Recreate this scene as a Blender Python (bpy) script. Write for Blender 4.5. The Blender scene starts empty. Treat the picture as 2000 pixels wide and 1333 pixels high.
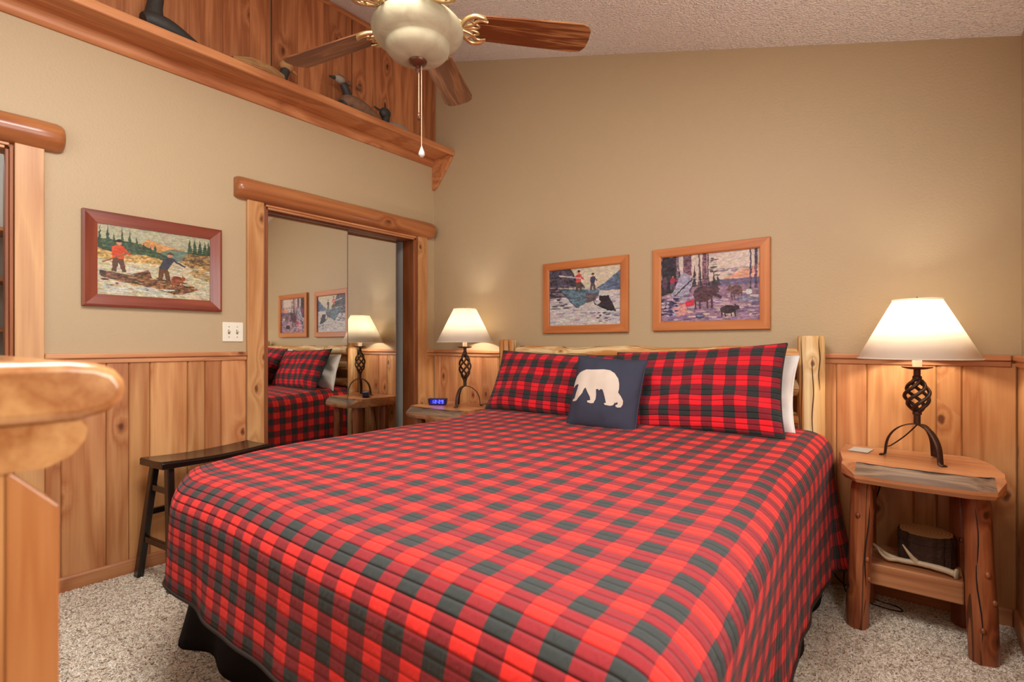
import bpy, bmesh, math, random
import numpy as np
from mathutils import Vector, Matrix
from mathutils.geometry import delaunay_2d_cdt
R = math.radians
random.seed(7); rng = np.random.default_rng(7)
SC = bpy.context.scene; COL = SC.collection

# ---------------------------------------------------------------- camera, world, added fill light, exposure
CAM = (3.18, -2.971, 1.17)
cd = bpy.data.cameras.new('camera'); cam = bpy.data.objects.new('camera', cd); COL.objects.link(cam)
cam.location = CAM; cam.rotation_euler = (R(90), 0, R(38.353))
cd.sensor_width = 36; cd.lens = 36*1006/2000; cd.shift_y = 6.5/2000; cd.clip_start = .03
cd.dof.use_dof = True; cd.dof.focus_distance = 2.7; cd.dof.aperture_fstop = 3.2
SC.camera = cam
w = bpy.data.worlds.new('world'); SC.world = w; w.use_nodes = True
w.node_tree.nodes['Background'].inputs[0].default_value = (.75, .85, 1, 1)
w.node_tree.nodes['Background'].inputs[1].default_value = .6
def area(name, loc, rot, sx, sy, e, col):
    l = bpy.data.lights.new(name, 'AREA'); l.shape = 'RECTANGLE'; l.size = sx; l.size_y = sy; l.energy = e; l.color = col
    o = bpy.data.objects.new(name, l); COL.objects.link(o); o.location = loc; o.rotation_euler = rot
    return o
# fill lights added at the unseen right window, front window and skylight
area('added_right_window_fill', (3.50, -1.95, 1.62), (0, R(90), 0), 1.0, 1.2, 23, (1, .975, .95))
area('added_front_window_fill', (1.45, -3.28, 2.0), (R(90), 0, 0), 1.9, 1.2, 7, (1, .965, .93))
area('added_skylight_fill', (2.35, -2.45, 3.525-1.08*2.35/3.51-.01), (0, R(17.1), 0), .86, .86, 52, (1, .97, .94))
SC.view_settings.view_transform = 'Standard'; SC.view_settings.look = 'None'
SC.view_settings.gamma = 1; SC.view_settings.exposure = 0.37; SC.view_settings.use_curve_mapping = False

# ---------------------------------------------------------------- material helpers
def lin(c):
    return tuple((v/12.92 if v <= .04045 else ((v+.055)/1.055)**2.4) for v in [q/255 for q in c]) + (1,)
class NT:
    def __init__(s, name):
        s.m = bpy.data.materials.new(name); s.m.use_nodes = True; s.t = s.m.node_tree
        s.b = s.t.nodes['Principled BSDF']; s.out = s.t.nodes['Material Output']
    def n(s, typ, **kw):
        nd = s.t.nodes.new(typ)
        for k, v in kw.items():
            if k.startswith('i_'):
                nd.inputs[k[2:].replace('_', ' ')].default_value = v
            else: setattr(nd, k, v)
        return nd
    def l(s, a, b): s.t.links.new(a, b)
    def math(s, op, a, b=None, c=None):
        nd = s.t.nodes.new('ShaderNodeMath'); nd.operation = op
        for i, v in enumerate((a, b, c)):
            if v is None: continue
            if isinstance(v, (int, float)): nd.inputs[i].default_value = v
            else: s.l(v, nd.inputs[i])
        return nd.outputs[0]
    def mix(s, f, a, b, blend='MIX'):
        nd = s.t.nodes.new('ShaderNodeMix'); nd.data_type = 'RGBA'; nd.blend_type = blend
        for k, v in ((0, f), (6, a), (7, b)):
            if isinstance(v, (int, float, tuple)): nd.inputs[k].default_value = v
            else: s.l(v, nd.inputs[k])
        return nd.outputs[2]
    def ramp(s, f, stops):
        nd = s.t.nodes.new('ShaderNodeValToRGB'); cr = nd.color_ramp
        while len(cr.elements) < len(stops): cr.elements.new(.5)
        for e, (p, c) in zip(cr.elements, stops): e.position = p; e.color = c if len(c) == 4 else c+(1,)
        s.l(f, nd.inputs[0]); return nd.outputs[0]
    def bump(s, h, strength=.3, dist=.002):
        nd = s.t.nodes.new('ShaderNodeBump'); nd.inputs['Strength'].default_value = strength; nd.inputs['Distance'].default_value = dist
        s.l(h, nd.inputs['Height']); s.l(nd.outputs[0], s.b.inputs['Normal'])
    def set(s, rough=None, metal=None, col=None, spec=None, coat=None):
        if rough is not None: s.b.inputs['Roughness'].default_value = rough
        if metal is not None: s.b.inputs['Metallic'].default_value = metal
        if spec is not None: s.b.inputs['Specular IOR Level'].default_value = spec
        if coat is not None: s.b.inputs['Coat Weight'].default_value = coat; s.b.inputs['Coat Roughness'].default_value = .15
        if col is not None:
            if isinstance(col, tuple): s.b.inputs['Base Color'].default_value = col
            else: s.l(col, s.b.inputs['Base Color'])
        return s.m
def noise(t, vec, scale, detail=3, rough=.5, dist=0):
    nd = t.n('ShaderNodeTexNoise'); nd.inputs['Scale'].default_value = scale; nd.inputs['Detail'].default_value = detail
    nd.inputs['Roughness'].default_value = rough; nd.inputs['Distortion'].default_value = dist
    t.l(vec, nd.inputs['Vector']); return nd.outputs[0]
def plain(name, rgb, rough=.5, metal=0, spec=.5, bumpscale=None, bs=.2, bd=.001, var=0):
    t = NT(name); c = lin(rgb)
    if bumpscale or var:
        tc = t.n('ShaderNodeTexCoord').outputs['Object']
        if bumpscale: t.bump(noise(t, tc, bumpscale, 3), bs, bd)
        if var:
            c = t.mix(noise(t, tc, 30, 4), tuple(v*(1-var) for v in c[:3])+(1,), tuple(min(1, v*(1+var)) for v in c[:3])+(1,))
    return t.set(rough, metal, c, spec)
def wood(name, light, dark, axis='Z', knot=(95, 45, 22), knots=.5, rough=.42, grain=1.0, vary=.25, kscale=4.5, coat=0, streak=.35, patch=None, hue=0, kp=None, crack=0, ps=(.35, 6)):
    """stretched rings, fine streaks, scattered knots; object space, shifted by each object's own random number"""
    t = NT(name); tc = t.n('ShaderNodeTexCoord').outputs['Object']
    rnd = t.n('ShaderNodeObjectInfo').outputs['Random']
    cx = t.n('ShaderNodeCombineXYZ')
    t.l(t.math('MULTIPLY', rnd, 17.3), cx.inputs[0]); t.l(t.math('MULTIPLY', rnd, 41.7), cx.inputs[1]); t.l(t.math('MULTIPLY', rnd, 29.1), cx.inputs[2])
    va = t.n('ShaderNodeVectorMath', operation='ADD'); t.l(tc, va.inputs[0]); t.l(cx.outputs[0], va.inputs[1])
    def stretch(along):
        vm = t.n('ShaderNodeVectorMath', operation='MULTIPLY'); t.l(va.outputs[0], vm.inputs[0])
        vm.inputs[1].default_value = tuple(along if a == axis else 1 for a in 'XYZ'); return vm.outputs[0]
    # knots
    vo = t.n('ShaderNodeTexVoronoi'); vo.inputs['Scale'].default_value = kscale; 
    if kp:
        sp = t.n('ShaderNodeSeparateXYZ'); t.l(stretch(.55), sp.inputs[0]); cb = t.n('ShaderNodeCombineXYZ')
        for i, a in enumerate(kp): t.l(sp.outputs['XYZ'.index(a)], cb.inputs[i])
        vo.voronoi_dimensions = '2D'; t.l(cb.outputs[0], vo.inputs['Vector'])
    else: t.l(stretch(.55), vo.inputs['Vector'])
    d = t.math('ADD', vo.outputs['Distance'], t.math('MULTIPLY', t.math('SUBTRACT', noise(t, va.outputs[0], 38, 2), .5), .07)); cs = t.n('ShaderNodeSeparateColor'); t.l(vo.outputs['Color'], cs.inputs[0])
    on = t.math('LESS_THAN', cs.outputs[0], knots)
    kn = t.math('MULTIPLY', on, t.math('SUBTRACT', 1, t.n('ShaderNodeMapRange', i_From_Min=.02, i_From_Max=.085).outputs[0]))
    mr = kn.node.inputs[1].links[0].from_node.inputs[1].links[0].from_node; mr.interpolation_type = 'SMOOTHSTEP'; t.l(d, mr.inputs[0])
    near = t.math('MULTIPLY', on, t.math('POWER', t.math('SUBTRACT', 1, t.math('MINIMUM', t.math('MULTIPLY', d, 2.2), 1)), 3))
    f = noise(t, stretch(.09), 7*grain, 3, .5, .3)
    f = t.math('ADD', f, t.math('MULTIPLY', near, .5))
    rings = t.math('PINGPONG', t.math('MULTIPLY', f, 9), 1)
    fine = noise(t, stretch(.025), 130*grain, 3, .6)
    broad = noise(t, stretch(.25), 3.2, 2)
    g = t.math('ADD', t.math('MULTIPLY', rings, .45), t.math('ADD', t.math('MULTIPLY', fine, streak), t.math('MULTIPLY', broad, .45)))
    c = t.ramp(g, [(.25, lin(light)), (.95, lin(dark))])
    if patch:
        pn = noise(t, stretch(ps[0]), ps[1], 3, .6, .4)
        c = t.mix(t.ramp(pn, [(.47, (0, 0, 0)), (.62, (1, 1, 1))]), c, lin(patch))
    c = t.mix(t.math('MULTIPLY', near, .55), c, lin(dark))
    c = t.mix(t.math('MULTIPLY', kn, .85), c, lin(knot))
    if crack:
        ck = t.math('LESS_THAN', t.math('ABSOLUTE', t.math('SUBTRACT', noise(t, stretch(.04), 11, 1, .4), .5)), .0045*crack)
        c = t.mix(t.math('MULTIPLY', ck, .8), c, lin(knot)); g = t.math('SUBTRACT', g, t.math('MULTIPLY', ck, 1.5))
    hs = t.n('ShaderNodeHueSaturation'); t.l(c, hs.inputs['Color'])
    t.l(t.math('ADD', 1-vary*.6, t.math('MULTIPLY', rnd, vary)), hs.inputs['Value'])
    t.l(t.math('ADD', .5-hue/2, t.math('MULTIPLY', t.math('FRACT', t.math('MULTIPLY', rnd, 7.7)), hue)), hs.inputs['Hue'])
    t.bump(g, .12, .0015)
    return t.set(rough, 0, hs.outputs[0], .4, coat)
def paint(name, rgb, scale, bs, bd, rough=.55, fine=None, spec=.35):
    t = NT(name); tc = t.n('ShaderNodeTexCoord').outputs['Object']
    h = noise(t, tc, scale, 3, .55)
    if fine: h = t.math('ADD', h, t.math('MULTIPLY', t.math('POWER', noise(t, tc, fine, 2, .5), 3), 2.5))
    t.bump(h, bs, bd); return t.set(rough, 0, lin(rgb), spec)
def gingham(name, P, red, mid, dark, lines=.025, puck=1.0):
    """buffalo check printed along the cloth's own UV (metres), quilted with stitched lines across"""
    t = NT(name); uv = t.n('ShaderNodeUVMap').outputs[0]
    sx = t.n('ShaderNodeSeparateXYZ'); t.l(uv, sx.inputs[0]); u, v = sx.outputs[0], sx.outputs[1]
    wn = t.math('MULTIPLY', t.math('SUBTRACT', noise(t, uv, 9, 2), .5), .008)
    def st(q): return t.math('LESS_THAN', t.math('FRACT', t.math('DIVIDE', t.math('ADD', q, wn), P)), .5)
    a, b = st(u), st(v)
    one = t.math('SUBTRACT', t.math('MAXIMUM', a, b), t.math('MULTIPLY', a, b)); both = t.math('MULTIPLY', a, b)
    tw = t.math('LESS_THAN', t.math('FRACT', t.math('DIVIDE', t.math('ADD', u, v), .0042)), .5)
    midc = t.mix(t.math('MULTIPLY', tw, .22), lin(mid), lin(dark))
    c = t.mix(one, lin(red), midc); c = t.mix(both, c, lin(dark))
    fuzz = noise(t, uv, 700, 2); c = t.mix(t.math('MULTIPLY', fuzz, .07), c, lin((150, 120, 110)))
    ln = t.math('ABSOLUTE', t.math('SUBTRACT', t.math('FRACT', t.math('DIVIDE', v, lines)), .5))   # 0.5 on a stitched line
    groove = t.math('POWER', t.math('MULTIPLY', ln, 2), 6)
    c = t.mix(t.math('MULTIPLY', t.math('POWER', t.math('MULTIPLY', ln, 2), 22), .45), c, lin((60, 12, 18)))
    vm = t.n('ShaderNodeVectorMath', operation='MULTIPLY'); t.l(uv, vm.inputs[0]); vm.inputs[1].default_value = (1, .45, 1)
    pk = noise(t, vm.outputs[0], 75, 2, .5, .4)
    h = t.math('SUBTRACT', t.math('MULTIPLY', pk, .55*puck), t.math('MULTIPLY', groove, .9))
    t.bump(h, .85, .008)
    t.b.inputs['Sheen Weight'].default_value = .07; t.b.inputs['Sheen Roughness'].default_value = .6
    return t.set(.9, 0, c, .15)

M = {}
M['wall'] = paint('beige_wall_paint', (184, 161, 126), 90, .3, .005, .5, spec=.35)
M['ceil'] = paint('popcorn_ceiling_paint', (246, 240, 232), 60, .9, .012, .8, fine=95, spec=.2)
M['grey'] = paint('grey_closet_paint', (186, 182, 172), 90, .2, .003)
M['plank'] = wood('knotty_pine_plank', (214, 160, 104), (172, 108, 60), 'Z', (88, 42, 24), .62, .36, 1, .24, 4.6, hue=.015, kp='XZ')
M['trimY'] = wood('pine_trim_along_y', (212, 152, 104), (170, 104, 62), 'Y', knots=.3, rough=.38, kp='YZ')
M['trimX'] = wood('pine_trim_along_x', (212, 152, 104), (170, 104, 62), 'X', knots=.3, rough=.38, kp='XZ')
M['trimZ'] = wood('pine_casing', (212, 162, 108), (174, 116, 68), 'Z', knots=.55, rough=.38, vary=.12, kp='YZ', kscale=5)
M['jamb'] = wood('brown_jamb_wood', (160, 92, 48), (120, 62, 30), 'Z', knots=.2, rough=.45)
M['log'] = wood('varnished_log', (192, 126, 76), (144, 80, 42), 'Y', (84, 38, 18), .7, .3, .8, .1, 5, coat=.25, kp='YZ')
M['loft'] = wood('cedar_loft_board', (208, 138, 88), (152, 88, 50), 'Z', (62, 32, 18), .34, .5, 1.2, .2, 4.5, streak=.6, kp='YZ')
M['ledge'] = wood('cedar_ledge_board', (214, 146, 94), (166, 98, 56), 'Y', (80, 40, 22), .5, .45, 1.2, .2, 5, streak=.5, kp='YZ')
M['peeled'] = wood('peeled_pine_log', (240, 216, 166), (200, 152, 92), 'Z', (98, 56, 28), .7, .5, .9, .1, 7, patch=(196, 128, 66), kp='XZ', crack=3, ps=(.13, 15))
M['peeledX'] = wood('peeled_pine_rail', (240, 216, 166), (200, 152, 92), 'X', (98, 56, 28), .7, .5, .9, .1, 7, patch=(196, 128, 66), kp='XZ', crack=2.5, ps=(.2, 15))
M['slab'] = wood('rustic_cedar_slab', (206, 146, 98), (154, 94, 56), 'X', (90, 46, 24), .3, .35, 1, .08, 4, coat=.2, streak=.55)
M['slabgrey'] = wood('weathered_slab_face', (172, 142, 112), (104, 80, 62), 'X', (60, 44, 36), .3, .6, 1.8, .08, 5, streak=.8)
M['leglog'] = wood('stained_cedar_log', (180, 108, 64), (124, 64, 36), 'Z', (60, 34, 22), .6, .38, 1.2, .1, 8, streak=.6, coat=.15, kp='XZ', crack=2.5)
M['oak'] = wood('oak_fan_blade', (196, 136, 82), (96, 50, 22), 'X', knots=0, rough=.28, grain=2.6, vary=.06, streak=.9, coat=.2)
M['frame'] = wood('orange_pine_frame', (204, 130, 72), (172, 96, 48), 'X', (96, 44, 20), .25, .38, 1, .06)
M['framered'] = wood('mahogany_frame', (150, 76, 52), (108, 44, 28), 'X', (60, 26, 18), .15, .32, 1, .05, coat=.2)
M['dresser'] = wood('honey_pine_dresser', (222, 168, 108), (170, 102, 54), 'Z', (120, 66, 34), .35, .3, .9, .1, 4, coat=.4, kp='YZ')
M['dresserX'] = wood('honey_pine_dresser_top', (218, 168, 110), (160, 102, 56), 'X', (120, 66, 34), .3, .22, 1.4, .1, 4, coat=.6)
M['black'] = wood('black_brown_lacquer', (36, 23, 18), (17, 11, 9), 'Y', (20, 10, 8), .0, .25, 1, .05, coat=.3)
M['quilt'] = gingham('red_black_plaid_quilt', .102, (234, 42, 34), (146, 27, 36), (46, 53, 51), .0255)
M['sham'] = gingham('red_black_plaid_sham', .104, (226, 24, 38), (138, 20, 38), (34, 44, 44), .026, .7)
M['shamback'] = plain('charcoal_cotton', (44, 48, 46), .9, spec=.15, bumpscale=300)
M['binding'] = plain('charcoal_binding', (58, 50, 46), .9, spec=.15, bumpscale=400)
M['skirt'] = plain('black_bed_skirt_cloth', (26, 21, 22), .85, spec=.2, bumpscale=500, bs=.1)
M['navy'] = plain('dark_slate_canvas', (58, 60, 74), .85, spec=.2, bumpscale=900, bs=.25, var=.08)
M['bear'] = plain('beige_felt', (206, 192, 176), .95, spec=.1, bumpscale=800, bs=.3, var=.06)
M['white'] = plain('white_cotton', (232, 230, 226), .85, spec=.2, bumpscale=40, bs=.25, bd=.006)
M['mattress'] = plain('mattress_ticking', (225, 222, 214), .9, spec=.2, bumpscale=120)
M['iron'] = plain('rusted_brown_iron', (74, 50, 40), .45, .7, .5, bumpscale=160, bs=.3, var=.35)
M['rust'] = plain('rust_iron_cup', (112, 62, 36), .6, .4, .5, bumpscale=120, bs=.4, var=.35)
M['candle'] = plain('cream_candle_sleeve', (238, 226, 196), .6)
M['brass'] = plain('antique_brass', (206, 178, 128), .3, .85, .5)
M['bronze'] = plain('dark_bronze', (96, 60, 42), .35, .7, .5)
M['chain'] = plain('pull_chain_metal', (214, 190, 160), .35, .6, .5)
M['crystal'] = plain('clear_drop_fob', (205, 200, 192), .08, .3, .8)
M['plastic'] = plain('ivory_plastic', (236, 230, 210), .4)
M['screw'] = plain('screw_metal', (150, 146, 136), .4, .8)
M['clock'] = plain('dark_blue_clock_case', (22, 18, 60), .25)
M['cord'] = plain('black_cord_rubber', (28, 24, 22), .6)
M['card'] = plain('grey_card', (176, 172, 160), .5)
M['bark'] = plain('dark_ridged_bark', (70, 50, 40), .95, spec=.1, bumpscale=70, bs=.9, bd=.008, var=.45)
M['cut'] = wood('cut_log_end', (206, 164, 108), (176, 126, 76), 'X', knots=0, rough=.6, grain=.8, vary=.05)
M['antler'] = plain('weathered_antler', (186, 164, 132), .55, bumpscale=90, bs=.4, var=.25)
M['duckdark'] = plain('dark_carved_wood', (52, 48, 44), .6, bumpscale=60, var=.3)
M['duckbrown'] = plain('mottled_brown_feathers', (122, 88, 64), .7, bumpscale=60, bs=.5, var=.45)
M['duckgrey'] = plain('grey_cheek_paint', (150, 138, 124), .7, bumpscale=60, var=.2)
M['twig'] = plain('dry_woven_twigs', (170, 124, 76), .8, bumpscale=90, bs=.4, var=.35)
M['knob'] = plain('brown_knob', (120, 84, 66), .4)
M['frameblack'] = plain('dark_rabbet', (40, 26, 20), .6)
M['vinyl'] = plain('white_window_vinyl', (235, 234, 230), .4)
M['cracked'] = plain('dark_crack_wood', (96, 58, 32), .9, spec=.1)
t = NT('mirror_silver'); M['mirror'] = t.set(.015, 1, lin((232, 234, 230)), .5)
t = NT('window_glass'); t.b.inputs['Transmission Weight'].default_value = 1; M['glass'] = t.set(.02, 0, (1, 1, 1, 1))
t = NT('alabaster_glass'); tc = t.n('ShaderNodeTexCoord').outputs['Object']
c = t.ramp(noise(t, tc, 9, 3, .5, 1.2), [(.3, lin((146, 134, 106))), (.7, lin((172, 161, 133)))])
M['bowl'] = t.set(.6, 0, c, .25)
t = NT('linen_lampshade'); tc = t.n('ShaderNodeTexCoord').outputs['Object']
df = t.n('ShaderNodeBsdfDiffuse', i_Color=lin((240, 234, 222))); tr = t.n('ShaderNodeBsdfTranslucent', i_Color=lin((250, 240, 222)))
mx = t.n('ShaderNodeMixShader'); mx.inputs[0].default_value = .48
t.l(df.outputs[0], mx.inputs[1]); t.l(tr.outputs[0], mx.inputs[2]); t.l(mx.outputs[0], t.out.inputs[0]); M['shade'] = t.m
t = NT('blue_led_digits'); t.b.inputs['Emission Color'].default_value = lin((90, 100, 255)); t.b.inputs['Emission Strength'].default_value = 2.2
M['led'] = t.set(.4, 0, lin((90, 100, 255)))
t = NT('blue_lit_display'); t.b.inputs['Emission Color'].default_value = lin((20, 14, 150)); t.b.inputs['Emission Strength'].default_value = .7
M['display'] = t.set(.2, 0, lin((20, 14, 130)))
t = NT('printed_paper'); at = t.n('ShaderNodeAttribute', attribute_name='Col'); M['print'] = t.set(.45, 0, at.outputs['Color'], .3)
t = NT('carpet_backing'); tc = t.n('ShaderNodeTexCoord').outputs['Object']
c = t.ramp(noise(t, tc, 140, 4, .7), [(.35, lin((200, 180, 160))), (.5, lin((240, 228, 212))), (.65, lin((250, 242, 230)))])
t.bump(noise(t, tc, 120, 3), 1, .01); M['carpet'] = t.set(1, 0, c, .05)
t = NT('carpet_yarn'); at = t.n('ShaderNodeAttribute', attribute_name='Col'); M['yarn'] = t.set(1, 0, at.outputs['Color'], .03)

# ---------------------------------------------------------------- geometry helpers
class MB:
    def __init__(s): s.v = []; s.f = []; s.fm = []
    def add(s, vs, fs, m=0):
        o = len(s.v); s.v += [tuple(p) for p in vs]; s.f += [tuple(i+o for i in f) for f in fs]; s.fm += [m]*len(fs); return s
    def box(s, x0, x1, y0, y1, z0, z1, m=0):
        return s.add([(x0,y0,z0),(x1,y0,z0),(x1,y1,z0),(x0,y1,z0),(x0,y0,z1),(x1,y0,z1),(x1,y1,z1),(x0,y1,z1)],
                     [(0,3,2,1),(4,5,6,7),(0,1,5,4),(1,2,6,5),(2,3,7,6),(3,0,4,7)], m)
    def beam(s, a, b, wx, wy, up=(0, 0, 1), m=0):
        a, b = Vector(a), Vector(b); d = (b-a).normalized(); x = d.cross(Vector(up)); x = x.normalized() if x.length > 1e-4 else Vector((1, 0, 0)); y = x.cross(d)
        vs = [p + x*wx*sx/2 + y*wy*sy/2 for p in (a, b) for sx, sy in ((-1,-1),(1,-1),(1,1),(-1,1))]
        return s.add(vs, [(0,3,2,1),(4,5,6,7),(0,1,5,4),(1,2,6,5),(2,3,7,6),(3,0,4,7)], m)
    def prism(s, pts, axis, a, b, m=0):
        n = len(pts)
        def mk(p, q): return {'X': (q, p[0], p[1]), 'Y': (p[0], q, p[1]), 'Z': (p[0], p[1], q)}[axis]
        s.add([mk(p, a) for p in pts]+[mk(p, b) for p in pts], [tuple(range(n))[::-1], tuple(range(n, 2*n))]+[(i,(i+1)%n,n+(i+1)%n,n+i) for i in range(n)], m); return s
    def lathe(s, prof, n=32, c=(0, 0, 0), wob=None, m=0, cap=True):
        vs = []; k = len(prof)
        for j, (r, z) in enumerate(prof):
            for i in range(n):
                a = 2*math.pi*i/n; rr = r*(wob(a, z) if wob else 1)
                vs.append((c[0]+rr*math.cos(a), c[1]+rr*math.sin(a), c[2]+z))
        fs = [(j*n+i, j*n+(i+1)%n, (j+1)*n+(i+1)%n, (j+1)*n+i) for j in range(k-1) for i in range(n)]
        if cap:
            if prof[0][0] > 1e-5: fs.append(tuple(range(n))[::-1])
            if prof[-1][0] > 1e-5: fs.append(tuple(range((k-1)*n, k*n)))
        return s.add(vs, fs, m)
    def tube(s, pts, rad, n=10, m=0, flat=1.0, caps=True, wob=0):
        pts = [Vector(p) for p in pts]; k = len(pts); rad = rad if hasattr(rad, '__len__') else [rad]*k
        ts = [(pts[min(i+1, k-1)]-pts[max(i-1, 0)]).normalized() for i in range(k)]
        ref = Vector((0, 0, 1)) if abs(ts[0].z) < .9 else Vector((1, 0, 0)); x = ts[0].cross(ref).normalized(); vs = []
        for i in range(k):
            x = (x - ts[i]*x.dot(ts[i])).normalized(); y = ts[i].cross(x)
            for j in range(n):
                a = 2*math.pi*j/n; r = rad[i]*(1+wob*(random.random()-.5))
                vs.append(pts[i]+x*r*math.cos(a)+y*r*math.sin(a)*flat)
        fs = [(j*n+i, j*n+(i+1)%n, (j+1)*n+(i+1)%n, (j+1)*n+i) for j in range(k-1) for i in range(n)]
        if caps: fs += [tuple(range(n))[::-1], tuple(range((k-1)*n, k*n))]
        return s.add(vs, fs, m)
    def ell(s, c, r, n=14, k=9, m=0):
        prof = [(math.sin(math.pi*j/k), -math.cos(math.pi*j/k)) for j in range(k+1)]; vs = []
        for rr, z in prof:
            for i in range(n):
                a = 2*math.pi*i/n; vs.append((c[0]+r[0]*max(rr, .002)*math.cos(a), c[1]+r[1]*max(rr, .002)*math.sin(a), c[2]+r[2]*z))
        return s.add(vs, [(j*n+i, j*n+(i+1)%n, (j+1)*n+(i+1)%n, (j+1)*n+i) for j in range(k) for i in range(n)], m)
    def build(s, name, mat, parent=None, smooth=None, bevel=0, loc=None, seg=2):
        me = bpy.data.meshes.new(name); me.from_pydata([tuple(p) for p in s.v], [], s.f)
        for mm in (mat if isinstance(mat, (list, tuple)) else [mat]): me.materials.append(M[mm] if isinstance(mm, str) else mm)
        if any(s.fm): me.polygons.foreach_set('material_index', s.fm)
        bm = bmesh.new(); bm.from_mesh(me); bmesh.ops.recalc_face_normals(bm, faces=bm.faces); bm.to_mesh(me); bm.free()
        if smooth is not None:
            me.polygons.foreach_set('use_smooth', [True]*len(me.polygons)); me.set_sharp_from_angle(angle=R(smooth))
        o = bpy.data.objects.new(name, me); COL.objects.link(o)
        if loc: o.location = loc
        if parent: o.parent = parent
        if bevel:
            b = o.modifiers.new('bevel', 'BEVEL'); b.width = bevel; b.segments = seg; b.limit_method = 'ANGLE'; b.angle_limit = R(40)
        return o
def tag(o, label, cat, group=None):
    o['label'] = label; o['category'] = cat
    if group: o['group'] = group
    return o
def thing(name, label, cat, loc=(0, 0, 0), rotz=0, group=None):
    o = bpy.data.objects.new(name, None); COL.objects.link(o); o.empty_display_size = .1
    o.location = loc; o.rotation_euler = (0, 0, rotz); return tag(o, label, cat, group)
def struct(o, label=None):
    o['kind'] = 'structure'
    if label: o['label'] = label
    return o
def sempty(name, label=None):
    o = bpy.data.objects.new(name, None); COL.objects.link(o); return struct(o, label)
def grid_mesh(name, P, mat, parent=None, uv=None, smooth=True, closeu=False):
    """P: array (n,m,3)"""
    n, m = P.shape[:2]; idx = np.arange(n*m).reshape(n, m)
    f = np.stack([idx[:-1,:-1], idx[1:,:-1], idx[1:,1:], idx[:-1,1:]], -1).reshape(-1, 4)
    me = bpy.data.meshes.new(name); me.from_pydata(P.reshape(-1, 3).tolist(), [], f.tolist())
    if uv is not None:
        l = me.uv_layers.new(name='UVMap'); U = uv.reshape(-1, 2)[f.reshape(-1)]; l.data.foreach_set('uv', U.reshape(-1).astype(np.float32))
    me.materials.append(M[mat])
    if smooth: me.polygons.foreach_set('use_smooth', [True]*len(me.polygons))
    o = bpy.data.objects.new(name, me); COL.objects.link(o)
    if parent: o.parent = parent
    return o
def smoothstep(a, b, x):
    q = np.clip((x-a)/(b-a), 0, 1); return q*q*(3-2*q)
def bez(pts, n=16):
    """Catmull-Rom through points"""
    P = [Vector(p) for p in pts]; P = [P[0]*2-P[1]]+P+[P[-1]*2-P[-2]]; out = []
    for i in range(1, len(P)-2):
        for j in range(n):
            t = j/n; a, b, c, d = P[i-1:i+3]
            out.append(.5*((2*b)+(c-a)*t+(2*a-5*b+4*c-d)*t*t+(3*b-a-3*c+d)*t**3))
    return out+[P[-2]]

# ---------------------------------------------------------------- room shell
RX, FY = 3.51, -3.30                      # right wall, front wall
CZ0, CZ1 = 3.525, 2.445                   # ceiling height at the left and at the right wall
def cz(x): return CZ0+(CZ1-CZ0)*x/RX
floor = struct(MB().box(-1.2, RX+.12, FY-.12, .12, -.1, 0).build('floor', 'carpet'), 'beige speckled carpeted floor')
SK = (1.9, 2.8, -2.9, -2.0)               # added, unseen skylight opening x0 x1 y0 y1
def cslab(mb, x0, x1, y0, y1): return mb.prism([(x0, cz(x0)), (x1, cz(x1)), (x1, cz(x1)+.1), (x0, cz(x0)+.1)], 'Y', y0, y1)
m = MB()
for q in ((-.12, SK[0], FY-.12, .12), (SK[1], RX+.12, FY-.12, .12), (SK[0], SK[1], FY-.12, SK[2]), (SK[0], SK[1], SK[3], .12)): cslab(m, *q)
ceil = struct(m.build('ceiling', 'ceil'), 'sloped popcorn ceiling')
E = sempty('added_window_3', 'added, unseen skylight in the sloped ceiling'); m = MB()  # skylight added out of view to light the bed and floor from above
for x0, x1, y0, y1 in ((SK[0], SK[1], SK[2], SK[2]+.03), (SK[0], SK[1], SK[3]-.03, SK[3]), (SK[0], SK[0]+.03, SK[2]+.03, SK[3]-.03), (SK[1]-.03, SK[1], SK[2]+.03, SK[3]-.03)): m.prism([(x0, cz(x0)+.03), (x1, cz(x1)+.03), (x1, cz(x1)+.14), (x0, cz(x0)+.14)], 'Y', y0, y1)
m.build('window_frame', 'vinyl', E); MB().prism([(SK[0]+.02, cz(SK[0]+.02)+.10), (SK[1]-.02, cz(SK[1]-.02)+.10), (SK[1]-.02, cz(SK[1]-.02)+.106), (SK[0]+.02, cz(SK[0]+.02)+.106)], 'Y', SK[2]+.02, SK[3]-.02).build('pane', 'glass', E)
wb = struct(MB().prism([(-.12, 0), (RX+.12, 0), (RX+.12, cz(RX+.12)), (-.12, cz(-.12))], 'Y', 0, .12).build('wall_back', 'wall'), 'beige wall behind the bed')
CL0, CL1, CLZ = -1.436, -.19, 2.04         # closet opening
DL0, DL1, DLZ = -3.22, -2.545, 2.07        # doorway opening
m = MB(); T = cz(0)
for y0, y1, z0, z1 in ((FY, DL0, 0, T), (DL0, DL1, DLZ, T), (DL1, CL0, 0, T), (CL0, CL1, CLZ, T), (CL1, 0, 0, T)):
    m.box(-.12, 0, y0, y1, z0, z1)
wl = struct(m.build('wall_left', 'wall'), 'beige wall with the mirrored closet')
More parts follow.
